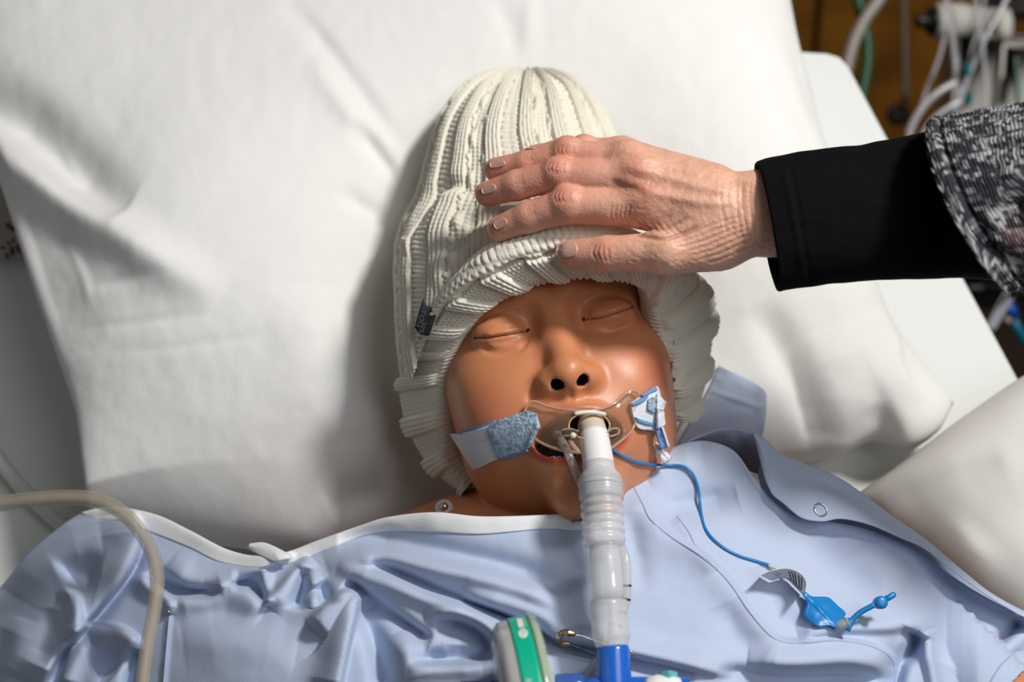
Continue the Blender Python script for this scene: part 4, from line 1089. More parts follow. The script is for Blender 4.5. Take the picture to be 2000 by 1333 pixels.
# metal snaps
def ring(name, px, py, r_px, bv, parent, lift=.0006, tub=.00055):
    c = drape(bv, np.array([px]), np.array([py]), lift)[0]; c2 = drape(bv, np.array([px + 6., px - 5.]), np.array([py, py + 6.]), lift)
    n = unit(np.cross(c2[0] - c, c2[1] - c)); n = n * np.sign(n @ NW)
    d = proj(c)[2]; R_ = r_px * d / FP
    u = unit(np.cross(n, [.2, .9, .1])); v = np.cross(n, u); th = np.linspace(0, 2 * np.pi, 29)
    return tube(name, c + R_ * (u * np.cos(th)[:, None] + v * np.sin(th)[:, None]), tub, M_steel, parent, 8)
SPV = bvh_of(*[(lambda o: (np.array([v.co[:] for v in o.data.vertices]) + orig(o), [list(p.vertices) for p in o.data.polygons]))(bpy.data.objects['shoulder_panel'])][0])
ring('snap_ring', 1602., 997., 13, SPV, gown); ring('snap_ring', 527., 1086., 13, GBVH, gown, .007); ring('snap_ring', 331., 1194., 8, GBVH, gown, .0014)

# shaded inner layer under the shoulder opening
il = [(x - 6, y - 12) for x, y in lw[2:]]; ib = [(x - 10, y + 16) for x, y in lw[2:]]
qx, qy = patch(il, ib, 140, 8)
iw = np.maximum(bodyw(qx, qy) + .0015, GW(qx, qy) - .012)
mk('inner_layer', P(qx, qy, iw).reshape(-1, 3), gridF(8, 140), M_inside_shade, gown)['label'] = 'shaded inside layer of the shoulder opening'
# sewn seams and fold creases; darker blue stands for the crease shade
M_seam_crease = mat('gown_seam_crease', (.36, .43, .60), .9)
for pts in ([(1237, 952), (1255, 985), (1271, 1016), (1311, 1050), (1369, 1087), (1420, 1134), (1463, 1195), (1504, 1242), (1538, 1257), (1580, 1256), (1639, 1253), (1707, 1266), (1742, 1292), (1746, 1345)], [(1322, 1010), (1345, 1040), (1360, 1070), (1389, 1102)], [(319, 1345), (326, 1260), (331, 1204)], [(1990, 1268), (1955, 1300), (1930, 1340)]):
    q = spl(pts, 120); tube('seam_crease', P(q[:, 0], q[:, 1], GW(q[:, 0], q[:, 1], .0008)), .0006, M_seam_crease, gown, 6)
# ================================================================== airway devices
M_frost = mat('frosted_plastic', (.74, .75, .76), .30, Alpha=.56, Specular_IOR_Level=.6)
M_clearp = mat('clear_plastic', (.80, .82, .83), .10, Alpha=.26, Specular_IOR_Level=.8)
M_white = mat('white_plastic', (.83, .83, .83), .35)
M_beige = mat('ivory_plastic', (.70, .62, .49), .4, Alpha=.93)
M_ettc = mat('ivory_tube', (.74, .69, .58), .3)
M_blue = mat('blue_plastic', (.012, .13, .62), .22, Alpha=.93, Specular_IOR_Level=.7)
M_sky = mat('sky_blue_plastic', (.006, .205, .56), .34)
M_line = mat('blue_line', (.01, .20, .52), .3)
CY = [795, 822, 850, 900, 950, 1060, 1160, 1210, 1270, 1340, 1420]
CX = [1146, 1152, 1160, 1168, 1173, 1180, 1187, 1190, 1197, 1200, 1204]
CDp = [.745, .731, .720, .707, .698, .686, .676, .672, .667, .661, .655]
def seg(name, prof, m, parent, nseg=40, sub=4, lab=None, dy=0):
    y = np.array([p[0] for p in prof], float); r = np.array([p[1] for p in prof], float)
    cx, d = np.interp(y, CY, CX), np.interp(y, CY, CDp)
    k = np.ones(5) / 5
    C_ = PD(cx, y, d); V, F = tubeVF(C_, r * d / FP, nseg)
    o = mk(name, V, F, m, parent)
    if lab: o['label'] = lab
    return o
ett = root('endotracheal_tube', PD(np.array(1160.), np.array(860.), np.array(.73)), 'ivory endotracheal tube in the manikin mouth with a blue cuff line and pilot balloon', 'medical tube')
seg('tube_shaft', [(811, 18.6), (815, 19.5), (826, 21), (834, 21.5)], M_ettc, ett, lab='ivory tube shaft')
seg('connector_collar', [(823, 20), (826, 25), (831, 27), (838, 27.5), (842, 26.4), (846, 27.6), (851, 28), (856, 27)], M_beige, ett, lab='ivory ribbed collar')
seg('connector', [(850, 26), (852, 29), (856, 29.5), (858, 28.8), (900, 30.5), (924, 31.5), (930, 30)], M_white, ett, lab='white connector')
circ = root('breathing_tube', PD(np.array(1185.), np.array(1130.), np.array(.68)), 'translucent corrugated breathing tube with a blue connector, running down over the gown', 'medical tube')
pr = [(910, 32.2), (924, 32.6), (927, 35), (931, 39), (937, 42), (945, 43), (960, 43.4), (972, 43.6), (976, 42)]
y = 979.0
while y < 1062: pr += [(y, 39.2), (y + 4, 41.0), (y + 8, 42.4), (y + 12, 42.0), (y + 15, 40)]; y += 17
pr += [(1066, 40.5)]
seg('corrugated_sleeve', pr, M_frost, circ, 48, lab='frosted corrugated sleeve')
for k in range(5): 
    yy = 944 + 6 * k; seg('moulded_ring', [(yy - 1.5, 43), (yy, 44), (yy + 1.5, 43)], M_frost, circ, 40)
seg('clear_barrel', [(1064, 40), (1070, 40.6), (1110, 41), (1146, 41.4), (1150, 42.6), (1160, 43), (1166, 42), (1171, 38), (1175, 35)], M_clearp, circ, 48, lab='clear barrel')
seg('inner_sleeve', [(1066, 30), (1100, 31), (1150, 31), (1178, 29)], M_frost, circ, 32)
seg('lower_cuff', [(1172, 33), (1176, 36), (1184, 36.6), (1236, 37.4), (1246, 37.6), (1250, 36), (1256, 33.5), (1262, 31.5), (1268, 29.5)], M_frost, circ, 48, lab='frosted lower cuff')
seg('blue_connector', [(1262, 29), (1266, 32), (1271, 33), (1330, 34), (1400, 35)], M_blue, circ, 48, lab='blue connector')
T1, F1 = tubeVF(PD(np.array([1084., 1088, 1110, 1136, 1140]), np.array([1342.] * 5), np.array([.660] * 5)), np.array([22, 24, 25, 25, 22]) * .66 / FP, 32)
mk('side_port_cap', T1, F1, mat('clear_blue', (.05, .13, .5), .15, Alpha=.72), circ)['label'] = 'clear blue side port'
T1, F1 = tubeVF(PD(np.array([1130., 1160, 1240, 1300, 1345]), np.array([1346., 1345, 1343, 1343, 1343]), np.array([.660] * 5)), np.array([18, 19, 20, 20, 19]) * .66 / FP, 28)
mk('side_arm', T1, F1, M_blue, circ)
T1, F1 = tubeVF(PD(np.array([1262., 1266, 1285, 1300, 1312, 1328, 1332]), np.array([1346., 1345, 1344, 1344, 1344, 1345, 1345]), np.array([.650] * 7)), np.array([14, 20, 25, 23, 24, 19, 12]) * .65 / FP, 28)
mk('port_cap', T1, F1, M_white, circ)['label'] = 'white port cap'
M_teal = mat('teal_plastic', (.12, .52, .56), .35)
a_, b_ = patch([(1292, 1313), (1306, 1311), (1321, 1313)], [(1294, 1328), (1308, 1327), (1324, 1329)], 12, 8)
mk('cap_strap', PD(a_, b_, .648 + .0002 * np.abs(a_ - 1307)).reshape(-1, 3), gridF(8, 12), M_teal, circ, solid=.0012)['label'] = 'teal cap strap'

# ---- cuff inflation line, label and pilot balloon
lp = [(1186, 872), (1200, 882), (1225, 896), (1256, 906), (1292, 909), (1332, 911), (1352, 925), (1364, 956), (1369, 1000), (1378, 1034), (1402, 1062), (1440, 1085), (1478, 1097), (1504, 1105)]
L2 = spl(lp, 90)
SURF = bvh_of(np.vstack([HX, GXw.reshape(-1, 3)]), np.vstack([hf, GF + len(HX)]))
LX = drape(SURF, L2[:, 0], L2[:, 1], .0028)
dd = proj(LX)[2]; dd[:4] = np.linspace(.718, dd[6] if np.isfinite(dd[6]) else .72, 4)
for _ in range(14): dd[1:-1] = np.minimum(dd[1:-1], (dd[:-2] + dd[2:]) / 2)
for _ in range(3): dd[1:-1] = (dd[:-2] + dd[1:-1] + dd[2:]) / 3
LX = PD(L2[:, 0], L2[:, 1], dd)
tube('cuff_line', LX, .00088, M_line, ett, 8)['label'] = 'thin blue cuff line'
def on_gown(px, py, lift):
    px, py = np.asarray(px, float), np.asarray(py, float)
    return P(px, py, GW(px, py, lift))
q = spl([(1500, 1104), (1522, 1115), (1545, 1135), (1568, 1158)], 24)
tube('line_end', on_gown(q[:, 0], q[:, 1], np.linspace(.003, .008, 24)), .0009, mat('clear_line', (.62, .58, .57), .3, Alpha=.85), ett, 8)['label'] = 'clear end of cuff line'
# curled paper label standing on its edge
A_ = spl([(1488, 1123), (1504, 1116), (1528, 1111), (1548, 1113), (1566, 1123), (1575, 1139), (1573, 1156)], 60); B_ = spl([(1487, 1125), (1498, 1130), (1508, 1134), (1522, 1130), (1537, 1132), (1550, 1144), (1566, 1160)], 60)
M_paper = mat('paper_label', (.72, .72, .74), .7)
t_ = np.linspace(0, 1, 10)[:, None]
qx, qy = A_[None, :, 0] * (1 - t_) + B_[None, :, 0] * t_, A_[None, :, 1] * (1 - t_) + B_[None, :, 1] * t_
TG = on_gown(qx, qy, .026 * (1 - t_) + .003 * t_)
flag = mk('paper_label', TG.reshape(-1, 3), gridF(10, 60), M_paper, ett, solid=.0003); flag['label'] = 'curled white paper label'
TBV = bvh_of(TG.reshape(-1, 3), gridF(10, 60))
M_ink = mat('black_ink', (.02, .02, .025), .6)
ln = []
for k, (a, b) in enumerate((((1540, 1115), (1546, 1136)), ((1546, 1116), (1552, 1142)), ((1552, 1118), (1556, 1146)), ((1560, 1124), (1561, 1150)), ((1566, 1128), (1565, 1153)), ((1510, 1121), (1520, 1125)), ((1516, 1118), (1524, 1122)))):
    e = np.linspace(0, 1, 7); x = a[0] + (b[0] - a[0]) * e + 1.0 * np.sin(e * 3); y_ = a[1] + (b[1] - a[1]) * e
    dr_ = drape(TBV, np.stack([x - .9, x + .9]), np.stack([y_, y_]), .0004); ln.append((dr_.reshape(-1, 3), gridF(2, 7).tolist()))
v, f = joinVF(ln); mk('printed_lines', v, f, M_ink, flag, smooth=False)
# balloon
ol = spl([(1566, 1156), (1571, 1155), (1585, 1165), (1600, 1166), (1619, 1168), (1636, 1183), (1652, 1198), (1647, 1208), (1648, 1215), (1636, 1228), (1620, 1224), (1598, 1226), (1584, 1217), (1572, 1206), (1570, 1198), (1574, 1184), (1574, 1174), (1568, 1163)], 72, closed=True)
c0 = np.array([1609., 1197.]); rr_ = np.linspace(0, 1, 14)[:, None]
bxp, byp = c0[0] + (ol[None, :, 0] - c0[0]) * rr_, c0[1] + (ol[None, :, 1] - c0[1]) * rr_
base_w = float(GW(np.array([1609.]), np.array([1197.]))[0]) + .008
slope = (GW(bxp, byp, .007) * .55 + base_w * .45)
pf = .0034 * np.clip(1 - rr_ ** 2.6, 0, 1) ** .6
rdg = .0010 * stroke(bxp, byp, [(1590, 1178), (1605, 1195), (1622, 1212)], 4) + .0007 * np.exp(-((rr_ - .93) / .05) ** 2)
top_ = P(bxp, byp, slope + pf + rdg); bot_ = P(bxp, byp, slope - pf)
Fb = gridF(14, 72, close_x=True)
pb = mk('pilot_balloon', np.vstack([top_.reshape(-1, 3), bot_.reshape(-1, 3)]), np.vstack([Fb, Fb[:, ::-1] + 14 * 72]), M_sky, ett); pb['label'] = 'blue pilot balloon'
wv_ = base_w + .002
tube('valve', P(np.array([1630., 1638, 1648, 1655, 1657]), np.array([1224., 1220.5, 1216.5, 1214.5, 1214]) + 3, np.array([wv_] * 5)), np.array([7, 10, 11, 10.5, 9]) * .00029, mat('grey_clear', (.35, .45, .5), .2, Alpha=.7), ett, 20)['label'] = 'clear grey valve'
tube('valve_ring', P(np.array([1650., 1652, 1655]), np.array([1219., 1218, 1217]), np.array([wv_] * 3)), np.array([11, 12, 11]) * .00029, mat('grey_ring', (.25, .27, .30), .4), ett, 20)
sx_p = spl([(1655, 1230), (1660, 1222), (1666, 1210), (1682, 1196), (1706, 1183)], 30); wl_ = np.linspace(wv_ - .002, wv_ + .001, 30)
sl_, sf_ = tubeVF(P(sx_p[:, 0], sx_p[:, 1], wl_), .0016, 12); mk('cap_strap', sl_, sf_, M_sky, ett)
tube('strap_end', P(np.array([1654., 1657, 1660, 1662]), np.array([1232., 1226, 1216, 1210]), np.array([wv_] * 4)), .0018, M_sky, ett, 12)
cc_ = P(np.array([1719.]), np.array([1178.]), np.array([wv_ - .001]))[0]
v, f = lathe(cc_, NW + .12 * R3 @ np.array([.2, -1, 0]), [(.0034, -.0035), (.0036, 0), (.0036, .0028), (.0031, .0036), (.0012, .0039)]); mk('valve_cap', v, f, M_sky, ett)['label'] = 'blue valve cap'
tube('cap_nub', P(np.array([1728., 1736, 1744, 1748]), np.array([1172., 1168, 1163, 1160.5]), np.array([wv_] * 4)), np.array([.0016, .0017, .0017, .0013]), M_sky, ett, 12)

# ---- clear tube with depth marks behind the connector
ct = root('clear_tube', PD(np.array(1120.), np.array(900.), np.array(.72)), 'thin clear tube with black depth marks slipping from the mouth behind the white connector', 'medical tube')
cpp = spl([(1072, 832, .752), (1086, 846, .741), (1106, 878, .719), (1128, 930, .7155), (1160, 1000, .7165), (1200, 1050, .709), (1220, 1085, .702), (1224, 1130, .697), (1220, 1185, .693), (1190, 1262, .686), (1160, 1305, .681), (1130, 1360, .675)], 90)
cX = PD(cpp[:, 0], cpp[:, 1], cpp[:, 2])
tube('shaft', cX, .0025, mat('clear_tubing', (.70, .66, .62), .15, Alpha=.45, Specular_IOR_Level=.8), ct, 14)
for k in (26, 29, 32, 53, 57, 61, 65): tube('depth_mark', cX[k:k + 2] * .6 + cX[k:k + 1] * .4, .0026, M_ink, ct, 14)

# ---- clear plate of the tube holder with padded straps
holder = root('tube_holder', PD(np.array(1140.), np.array(830.), np.array(.74)), 'clear plastic tube holder plate over the mouth with pale blue padded cheek straps', 'medical device')
M_plate = mat('clear_amber_plate', (.40, .24, .15), .06, Alpha=.19, Specular_IOR_Level=.9)
M_rim = mat('plate_rim', (.66, .44, .28), .12, Alpha=.55, Specular_IOR_Level=.9)
smp = [(1034, 800, .004), (1060, 795, .004), (1110, 792, .004), (1150, 786, .0045), (1200, 782, .004), (1236, 775, .004), (1040, 862, .004), (1060, 892, .006), (1085, 898, .008), (1120, 902, .010), (1212, 878, .007), (1240, 850, .004), (1256, 800, .003)]
sm = np.array(smp); sd_ = proj(drape(HBVH, sm[:, 0], sm[:, 1], 0))[2] - sm[:, 2]
PDD = RBF(np.c_[sm[:, :2], sd_], 1e-4)
topp = spl([(1025, 822), (1027, 798), (1036, 786), (1050, 786), (1066, 793), (1090, 799), (1120, 802), (1150, 803), (1178, 798), (1202, 787), (1220, 771), (1232, 764), (1244, 766), (1251, 778)], 90)
lowp = spl([(1026, 826), (1034, 846), (1046, 858), (1062, 868), (1085, 877), (1108, 882), (1150, 886), (1186, 879), (1208, 865), (1228, 848), (1242, 824), (1252, 784)], 90)
t_ = np.linspace(0, 1, 40)[:, None]
px_, py_ = topp[None, :, 0] * (1 - t_) + lowp[None, :, 0] * t_, topp[None, :, 1] * (1 - t_) + lowp[None, :, 1] * t_
bulge = .0035 * np.sin(np.pi * t_) * np.clip(1 - ((px_ - 1140) / 115) ** 2, 0, 1)
plate_d = lambda x, y: PDD(x, y)
PX = PD(px_, py_, plate_d(px_, py_) - bulge)
hole_ = (((px_ - 1152) / 40) ** 2 + ((py_ - 832) / 27) ** 2 < 1).ravel()
Fp = gridF(40, 90); Fp = Fp[~hole_[Fp].any(1)]
pl = mk('plate', PX.reshape(-1, 3), Fp, M_plate, holder, solid=.0014); pl['label'] = 'clear curved mouth plate'
rimp = np.vstack([topp[:-1], lowp[::-1]])
RX = PD(rimp[:, 0], rimp[:, 1], plate_d(rimp[:, 0], rimp[:, 1]))
tube('plate_rim', RX, .0009, M_rim, pl, 8, caps=False)
a_ = np.linspace(0, 2 * np.pi, 61); hx_, hy_ = 1151 + 40 * np.cos(a_), 832 + 26 * np.sin(a_)
tube('hole_rim', PD(hx_, hy_, plate_d(hx_, hy_) - .003), .0006, M_rim, pl, 8)
e_ = spl([(1122, 809), (1140, 806), (1162, 806), (1182, 810)], 16); tube('bite_edge', PD(e_[:, 0], e_[:, 1], plate_d(e_[:, 0], e_[:, 1]) - .0035), .0013, mat('pale_edge', (.78, .70, .64), .2), pl, 8)
for pts in ([(1130, 843), (1112, 838), (1098, 842), (1096, 850), (1110, 852), (1128, 850)], [(1184, 846), (1196, 838), (1208, 838), (1208, 846), (1196, 852), (1184, 852)]):
    e_ = spl(pts, 24); tube('clip', PD(e_[:, 0], e_[:, 1], plate_d(e_[:, 0], e_[:, 1]) - .0055), .0006, M_rim, pl, 8)
e_ = spl([(1112, 860), (1120, 872), (1130, 884)], 10); tube('clip', PD(e_[:, 0], e_[:, 1], plate_d(e_[:, 0], e_[:, 1]) - .006), .0014, M_rim, pl, 8)
pe = PD(np.array([1119.]), np.array([851.]), plate_d(np.array([1119.]), np.array([851.])) - .009)[0]
v, f = lathe(pe, R3 @ np.array([0, 0, 1.]), [(.0012, -.001), (.0018, 0), (.0016, .0012), (.0006, .0018)]); mk('peg', v, f, mat('ivory_peg', (.75, .66, .5), .3), pl)
def quadsheet(name, poly4, d4, m, parent, n=10, wob=.001, sol=.0014):
    (a, b, c, d) = poly4; s_, t_ = np.meshgrid(np.linspace(0, 1, n), np.linspace(0, 1, n))
    bl = lambda p, q, r_, s2: (1 - s_) * (1 - t_) * p + s_ * (1 - t_) * q + s_ * t_ * r_ + (1 - s_) * t_ * s2
    x, y_ = bl(a[0], b[0], c[0], d[0]), bl(a[1], b[1], c[1], d[1]); dp = bl(*d4) + wob * fbm(x / 9, y_ / 9, 3, 8)
    return mk(name, PD(x, y_, dp).reshape(-1, 3), gridF(n, n), m, parent, solid=sol)
M_tab = mat('smoky_tab', (.10, .085, .075), .1, Alpha=.6, Specular_IOR_Level=.8)
td = float(plate_d(np.array([1112.]), np.array([845.]))[0]) - .0055
quadsheet('clip_tab', [(1097, 841), (1129, 839), (1129, 851), (1099, 851)], (td,) * 4, M_tab, pl, 6, 0, .001)
td = float(plate_d(np.array([1198.]), np.array([843.]))[0]) - .0055
quadsheet('clip_tab', [(1186, 841), (1207, 838), (1207, 846), (1187, 850)], (td,) * 4, M_tab, pl, 6, 0, .001)
# straps
M_strap = mat('white_strap', (.74, .77, .82), .9, bump=[('noise', 800, .0006, .4)])
M_velcro = mat('pale_blue_loop_pad', (.36, .48, .60), .95, vary=(420, .55), bump=[('noise', 900, .0012, .9)], Sheen_Weight=.3)
M_lining = mat('blue_lining', (.16, .33, .62), .85)
def drap_strip(name, top, bot, n, m_, lift, mt, parent, sol=.0012, ragged=0, smooth_d=8):
    qx, qy = patch(top, bot, n, m_)
    if ragged: qx = qx + ragged * (vnoise(np.arange(m_)[:, None] * 1.7, 3 + 0 * qx, 5) - .5) * np.linspace(0, 1, n)[None] ** 6 * 2
    X = drape(HBVH, qx, qy, lift); d = proj(X)[2]
    if name in ('cheek_strap', 'strap_lining') and top[0][0] < 1000:
        k0 = 5 if n > 40 else 3; d[:, :k0] = d[:, k0:k0 + 1] + .0016 * (k0 - np.arange(k0))[None]
    d_ = d.copy()
    for _ in range(smooth_d):
        d[:, 1:-1] = (d[:, :-2] + d[:, 1:-1] + d[:, 2:]) / 3; d[1:-1] = (d[:-2] + d[1:-1] + d[2:]) / 3
        d = np.minimum(d, d_ + .0004)
    return mk(name, PD(qx, qy, d).reshape(-1, 3), gridF(m_, n), mt, parent, solid=sol)
ls = drap_strip('cheek_strap', [(880, 849), (905, 846), (940, 836), (975, 823), (1005, 812)], [(926, 917), (940, 913), (960, 902), (985, 892), (1005, 884)], 50, 24, .0028, M_strap, holder, .0018); ls['label'] = 'white strap on the cheek at the left'
drap_strip('strap_lining', [(896, 844), (910, 841), (940, 831), (968, 821)], [(897, 849), (911, 846), (940, 837), (968, 827)], 30, 5, .0030, M_lining, ls, .0012)
e_ = spl([(886, 862), (915, 862), (945, 857), (972, 846)], 24); dX = proj(drape(HBVH, e_[:, 0], e_[:, 1], .0042))[2]
drap_strip('strap_seam', [(903, 867), (918, 867), (945, 861), (970, 851)], [(904, 869), (918, 869), (945, 863), (970, 853)], 30, 4, .0042, mat('seam_thread', (.6, .63, .68), .9), ls, .0008)
drap_strip('strap_spot', [(924, 862), (929, 860)], [(926, 873), (931, 872)], 5, 6, .0042, mat('brown_spot', (.45, .37, .22), .9), ls, .0006)
vp = drap_strip('velcro_pad', [(953, 838), (963, 826), (985, 817), (1010, 809), (1030, 804), (1049, 809)], [(973, 893), (985, 891), (1003, 886), (1028, 878), (1042, 857), (1053, 836)], 46, 34, np.broadcast_to(np.linspace(.0050, .0095, 46)[None], (34, 46)), M_velcro, holder, .0026); vp['label'] = 'pale blue loop-fabric pad'
drap_strip('pad_lining', [(972, 893), (985, 891), (1005, 886), (1028, 878)], [(974, 897), (987, 895), (1007, 890), (1031, 882)], 30, 5, .0050, M_lining, vp, .0012)
rs = drap_strip('cheek_strap', [(1231, 788), (1243, 779), (1262, 766), (1280, 755), (1287, 764)], [(1234, 808), (1245, 836), (1266, 840), (1284, 841), (1298, 828)], 34, 24, .0036, M_strap, holder, .0020); rs['label'] = 'crumpled white strap on the cheek at the right'
drap_strip('strap_lining', [(1234, 789), (1250, 780), (1266, 772)], [(1235, 793), (1252, 787), (1264, 779)], 16, 5, .0062, M_lining, rs, .0010)
drap_strip('strap_lining', [(1252, 772), (1266, 763), (1280, 755)], [(1256, 776), (1270, 768), (1283, 763)], 16, 5, .0062, M_lining, rs, .0010)
drap_strip('strap_lining', [(1240, 815), (1256, 821), (1280, 828)], [(1246, 824), (1262, 830), (1278, 832)], 16, 5, .0062, M_lining, rs, .0010)
drap_strip('velcro_pad', [(1266, 782), (1276, 776), (1284, 776)], [(1264, 800), (1276, 806), (1284, 800)], 14, 10, .0064, M_velcro, rs, .0016)
D0 = float(proj(drape(HBVH, np.array([1268.]), np.array([795.]), .004))[2][0]) - .752
D1 = lambda *d: tuple(np.array(d) + D0)
quadsheet('strap_fluff', [(1284, 770), (1300, 786), (1294, 803), (1282, 800)], D1(.752, .758, .757, .752), M_strap, rs, wob=.006)
quadsheet('strap_fluff', [(1284, 800), (1296, 806), (1297, 832), (1284, 838)], D1(.752, .757, .757, .752), M_strap, rs, wob=.006)
quadsheet('strap_tail', [(1280, 840), (1291, 834), (1305, 874), (1290, 878)], D1(.754, .756, .760, .760), M_lining, rs, wob=.002)
quadsheet('strap_tail_edge', [(1291, 833), (1295, 836), (1308, 872), (1304, 875)], D1(.754, .755, .759, .759), M_strap, rs, wob=.002)
quadsheet('strap_fluff', [(1272, 862), (1284, 866), (1312, 896), (1296, 908)], D1(.764, .764, .766, .766), M_strap, rs, wob=.008)

# ---- heat and moisture filter with green label
hm = root('breathing_filter', PD(np.array(1018.), np.array(1300.), np.array(.64)), 'round clear breathing filter with a green label at the lower edge of the picture', 'medical filter')
fc = PD(np.array([1032.]), np.array([1388.]), np.array([.632]))[0]
fa = R3 @ unit([1, .15, -.10])
M_house = mat('grey_clear_housing', (.50, .50, .49), .12, Alpha=.86, Specular_IOR_Level=.8)
M_ghouse = mat('green_tint_housing', (.42, .52, .36), .15, Alpha=.85, Specular_IOR_Level=.8)
M_green = mat('green_label', (.0, .43, .27), .35)
v, f = lathe(fc, fa, [(.026, -.0135), (.038, -.0128), (.0425, -.0105), (.0440, -.0085), (.0443, -.0078), (.0448, -.0035), (.0449, .0062)], 96); bodyf = mk('housing', v, f, M_house, hm); bodyf['label'] = 'clear grey housing'
v, f = lathe(fc, fa, [(.0449, .0060), (.0464, .0066), (.0466, .0080), (.0455, .0086), (.0445, .0105), (.030, .0115)], 96); mk('flange', v, f, M_ghouse, hm)['label'] = 'green tinted flange'
u_ = unit(np.cross(fa, R3 @ np.array([0, 0, 1.]))); u_ = u_ * np.sign(u_ @ (R3 @ np.array([0, 1., 0]))); v_2 = np.cross(fa, u_); v_2 *= np.sign(v_2 @ (R3 @ np.array([0, 0, 1.])))
th_ = np.linspace(math.radians(-20), math.radians(95), 60); aa = np.linspace(-.0036, .0058, 8)
GL = fc + aa[:, None, None] * fa + .0453 * (u_ * np.cos(th_)[None, :, None] + v_2 * np.sin(th_)[None, :, None])
gl = mk('filter_label', GL.reshape(-1, 3), gridF(8, 60), M_green, hm, solid=.0002); gl['label'] = 'green label band'
GLB = bvh_of(GL.reshape(-1, 3), gridF(8, 60))
def text_px(text, ox, oy, dx, dy, size, bv, lift, parent, m, name='lettering', sx=1.0):
    V, F = glyphs(text, size); V[:, 0] *= sx
    qx, qy = ox + V[:, 0] * dx[0] + V[:, 1] * dy[0], oy + V[:, 0] * dx[1] + V[:, 1] * dy[1]
    return mk(name, drape(bv, qx, qy, lift), F, m, parent, smooth=False)
M_wink = mat('white_ink', (.82, .84, .82), .5)
a_ = np.linspace(0, 2 * np.pi, 29)[:-1]; rr_ = np.linspace(0, 1, 4)[:, None]
mk('printed_badge', drape(GLB, 1022 + 9 * rr_ * np.cos(a_), 1239 + 9 * rr_ * np.sin(a_), .0004).reshape(-1, 3), gridF(4, 28, close_x=True), M_wink, gl, smooth=False)
for cx, cy, rx, ry in ((1020, 1236, 1.6, 2.2), (1026, 1237, 1.2, 2.6), (1021, 1243, 2.4, 1.2)):
    mk('badge_mark', drape(GLB, cx + rx * rr_ * np.cos(a_), cy + ry * rr_ * np.sin(a_), .0007).reshape(-1, 3), gridF(4, 28, close_x=True), M_green, gl, smooth=False)
a_, b_ = patch([(1009, 1211), (1020, 1210)], [(1013, 1228), (1024, 1227)], 4, 10); mk('printed_block', drape(GLB, a_, b_, .0004).reshape(-1, 3), gridF(10, 4), M_wink, gl, smooth=False)
a_, b_ = patch([(1023, 1212), (1024, 1212)], [(1027, 1226), (1028, 1226)], 3, 8); mk('printed_lines', drape(GLB, a_, b_, .0004).reshape(-1, 3), gridF(8, 3), M_wink, gl, smooth=False)
text_px('E', 1037, 1334, (0, -1), (-1, 0), 14, GLB, .0005, gl, M_wink)
pt = PD(np.array([900., 940, 950, 972]), np.array([1352., 1352, 1352, 1350]), np.array([.665] * 4)); tube('blue_port', pt, .0055, M_blue, hm, 20)['label'] = 'blue side port'

# ---- brass safety pin
pin = root('safety_pin', on_gown(np.array([1150.]), np.array([1265.]), .002)[0], 'brass-headed safety pin through the gown beside the breathing tube', 'safety pin')
M_brass = mat('brass', (.62, .46, .26), .25, Metallic=1.0)
hp = spl([(1124, 1239), (1108, 1237), (1097, 1237), (1091, 1245), (1093, 1253), (1102, 1257), (1114, 1259)], 30)
sw = spl([(0, 4.5), (6, 5), (10, 4.2), (15, 4), (20, 4.4), (25, 5.5), (29, 5)], 30)
tube('pin_head', on_gown(hp[:, 0], hp[:, 1], .0062), np.interp(np.arange(30), [0, 6, 12, 18, 24, 29], [4.5, 8.0, 6.0, 6.5, 8.5, 6.5]) * .00028, M_brass, pin, 14)['label'] = 'brass clasp head'
hp = spl([(1112, 1259), (1140, 1269), (1180, 1284), (1222, 1288), (1232, 1282)], 30); tube('pin_arm', on_gown(hp[:, 0], hp[:, 1], np.linspace(.006, .003, 30)), .00055, M_steel, pin, 8)
hp = spl([(1122, 1241), (1136, 1243), (1160, 1252), (1200, 1266), (1226, 1272)], 30); tube('pin_needle', on_gown(hp[:, 0], hp[:, 1], np.linspace(.006, .002, 30)), .00045, M_steel, pin, 8)
a_ = np.linspace(0, 4 * np.pi, 50); cpx, cpy = 1231 + 5 * np.cos(a_), 1279 + 6 * np.sin(a_); tube('pin_coil', on_gown(cpx, cpy, np.linspace(.003, .0055, 50)), .0005, M_steel, pin, 8)

# ---- suction tubing at the left
M_yell = mat('yellowed_tubing', (.48, .43, .33), .08, Alpha=.42, Specular_IOR_Level=.8)
tp_ = spl([(-420, 1060, .83), (-160, 1006, .81), (-80, 994, .80), (0, 984, .795), (60, 977, .79), (130, 972, .785), (185, 977, .78), (236, 1000, .772), (276, 1042, .760), (300, 1090, .748), (307, 1140, .738), (300, 1200, .728), (288, 1262, .716), (279, 1335, .704), (272, 1420, .690), (290, 1500, .680)], 150)
gd_ = proj(on_gown(tp_[:, 0], tp_[:, 1], .006))[2]
dp_ = np.where(tp_[:, 1] > 1030, np.minimum(tp_[:, 2], gd_), tp_[:, 2])
for _ in range(12): dp_[1:-1] = np.minimum((dp_[:-2] + dp_[2:]) / 2, dp_[1:-1])
rt = np.interp(np.arange(150), [0, 55, 88, 149], [17.5, 16, 14.5, 13.5])
su = root('suction_tube', PD(tp_[60:61, 0], tp_[60:61, 1], dp_[60:61])[0], 'yellowish clear suction tube arching over the gown sleeve', 'tube')
TX = PD(tp_[:, 0], tp_[:, 1], dp_); tube('tube_wall', TX, rt * dp_ / FP, M_yell, su, 20)
tube('core_highlight', TX, rt * .55 * dp_ / FP, mat('tubing_highlight', (.60, .53, .40), .2, Alpha=.35), su, 14)  # lighter inner tube added as the bright streak of light along the tubing
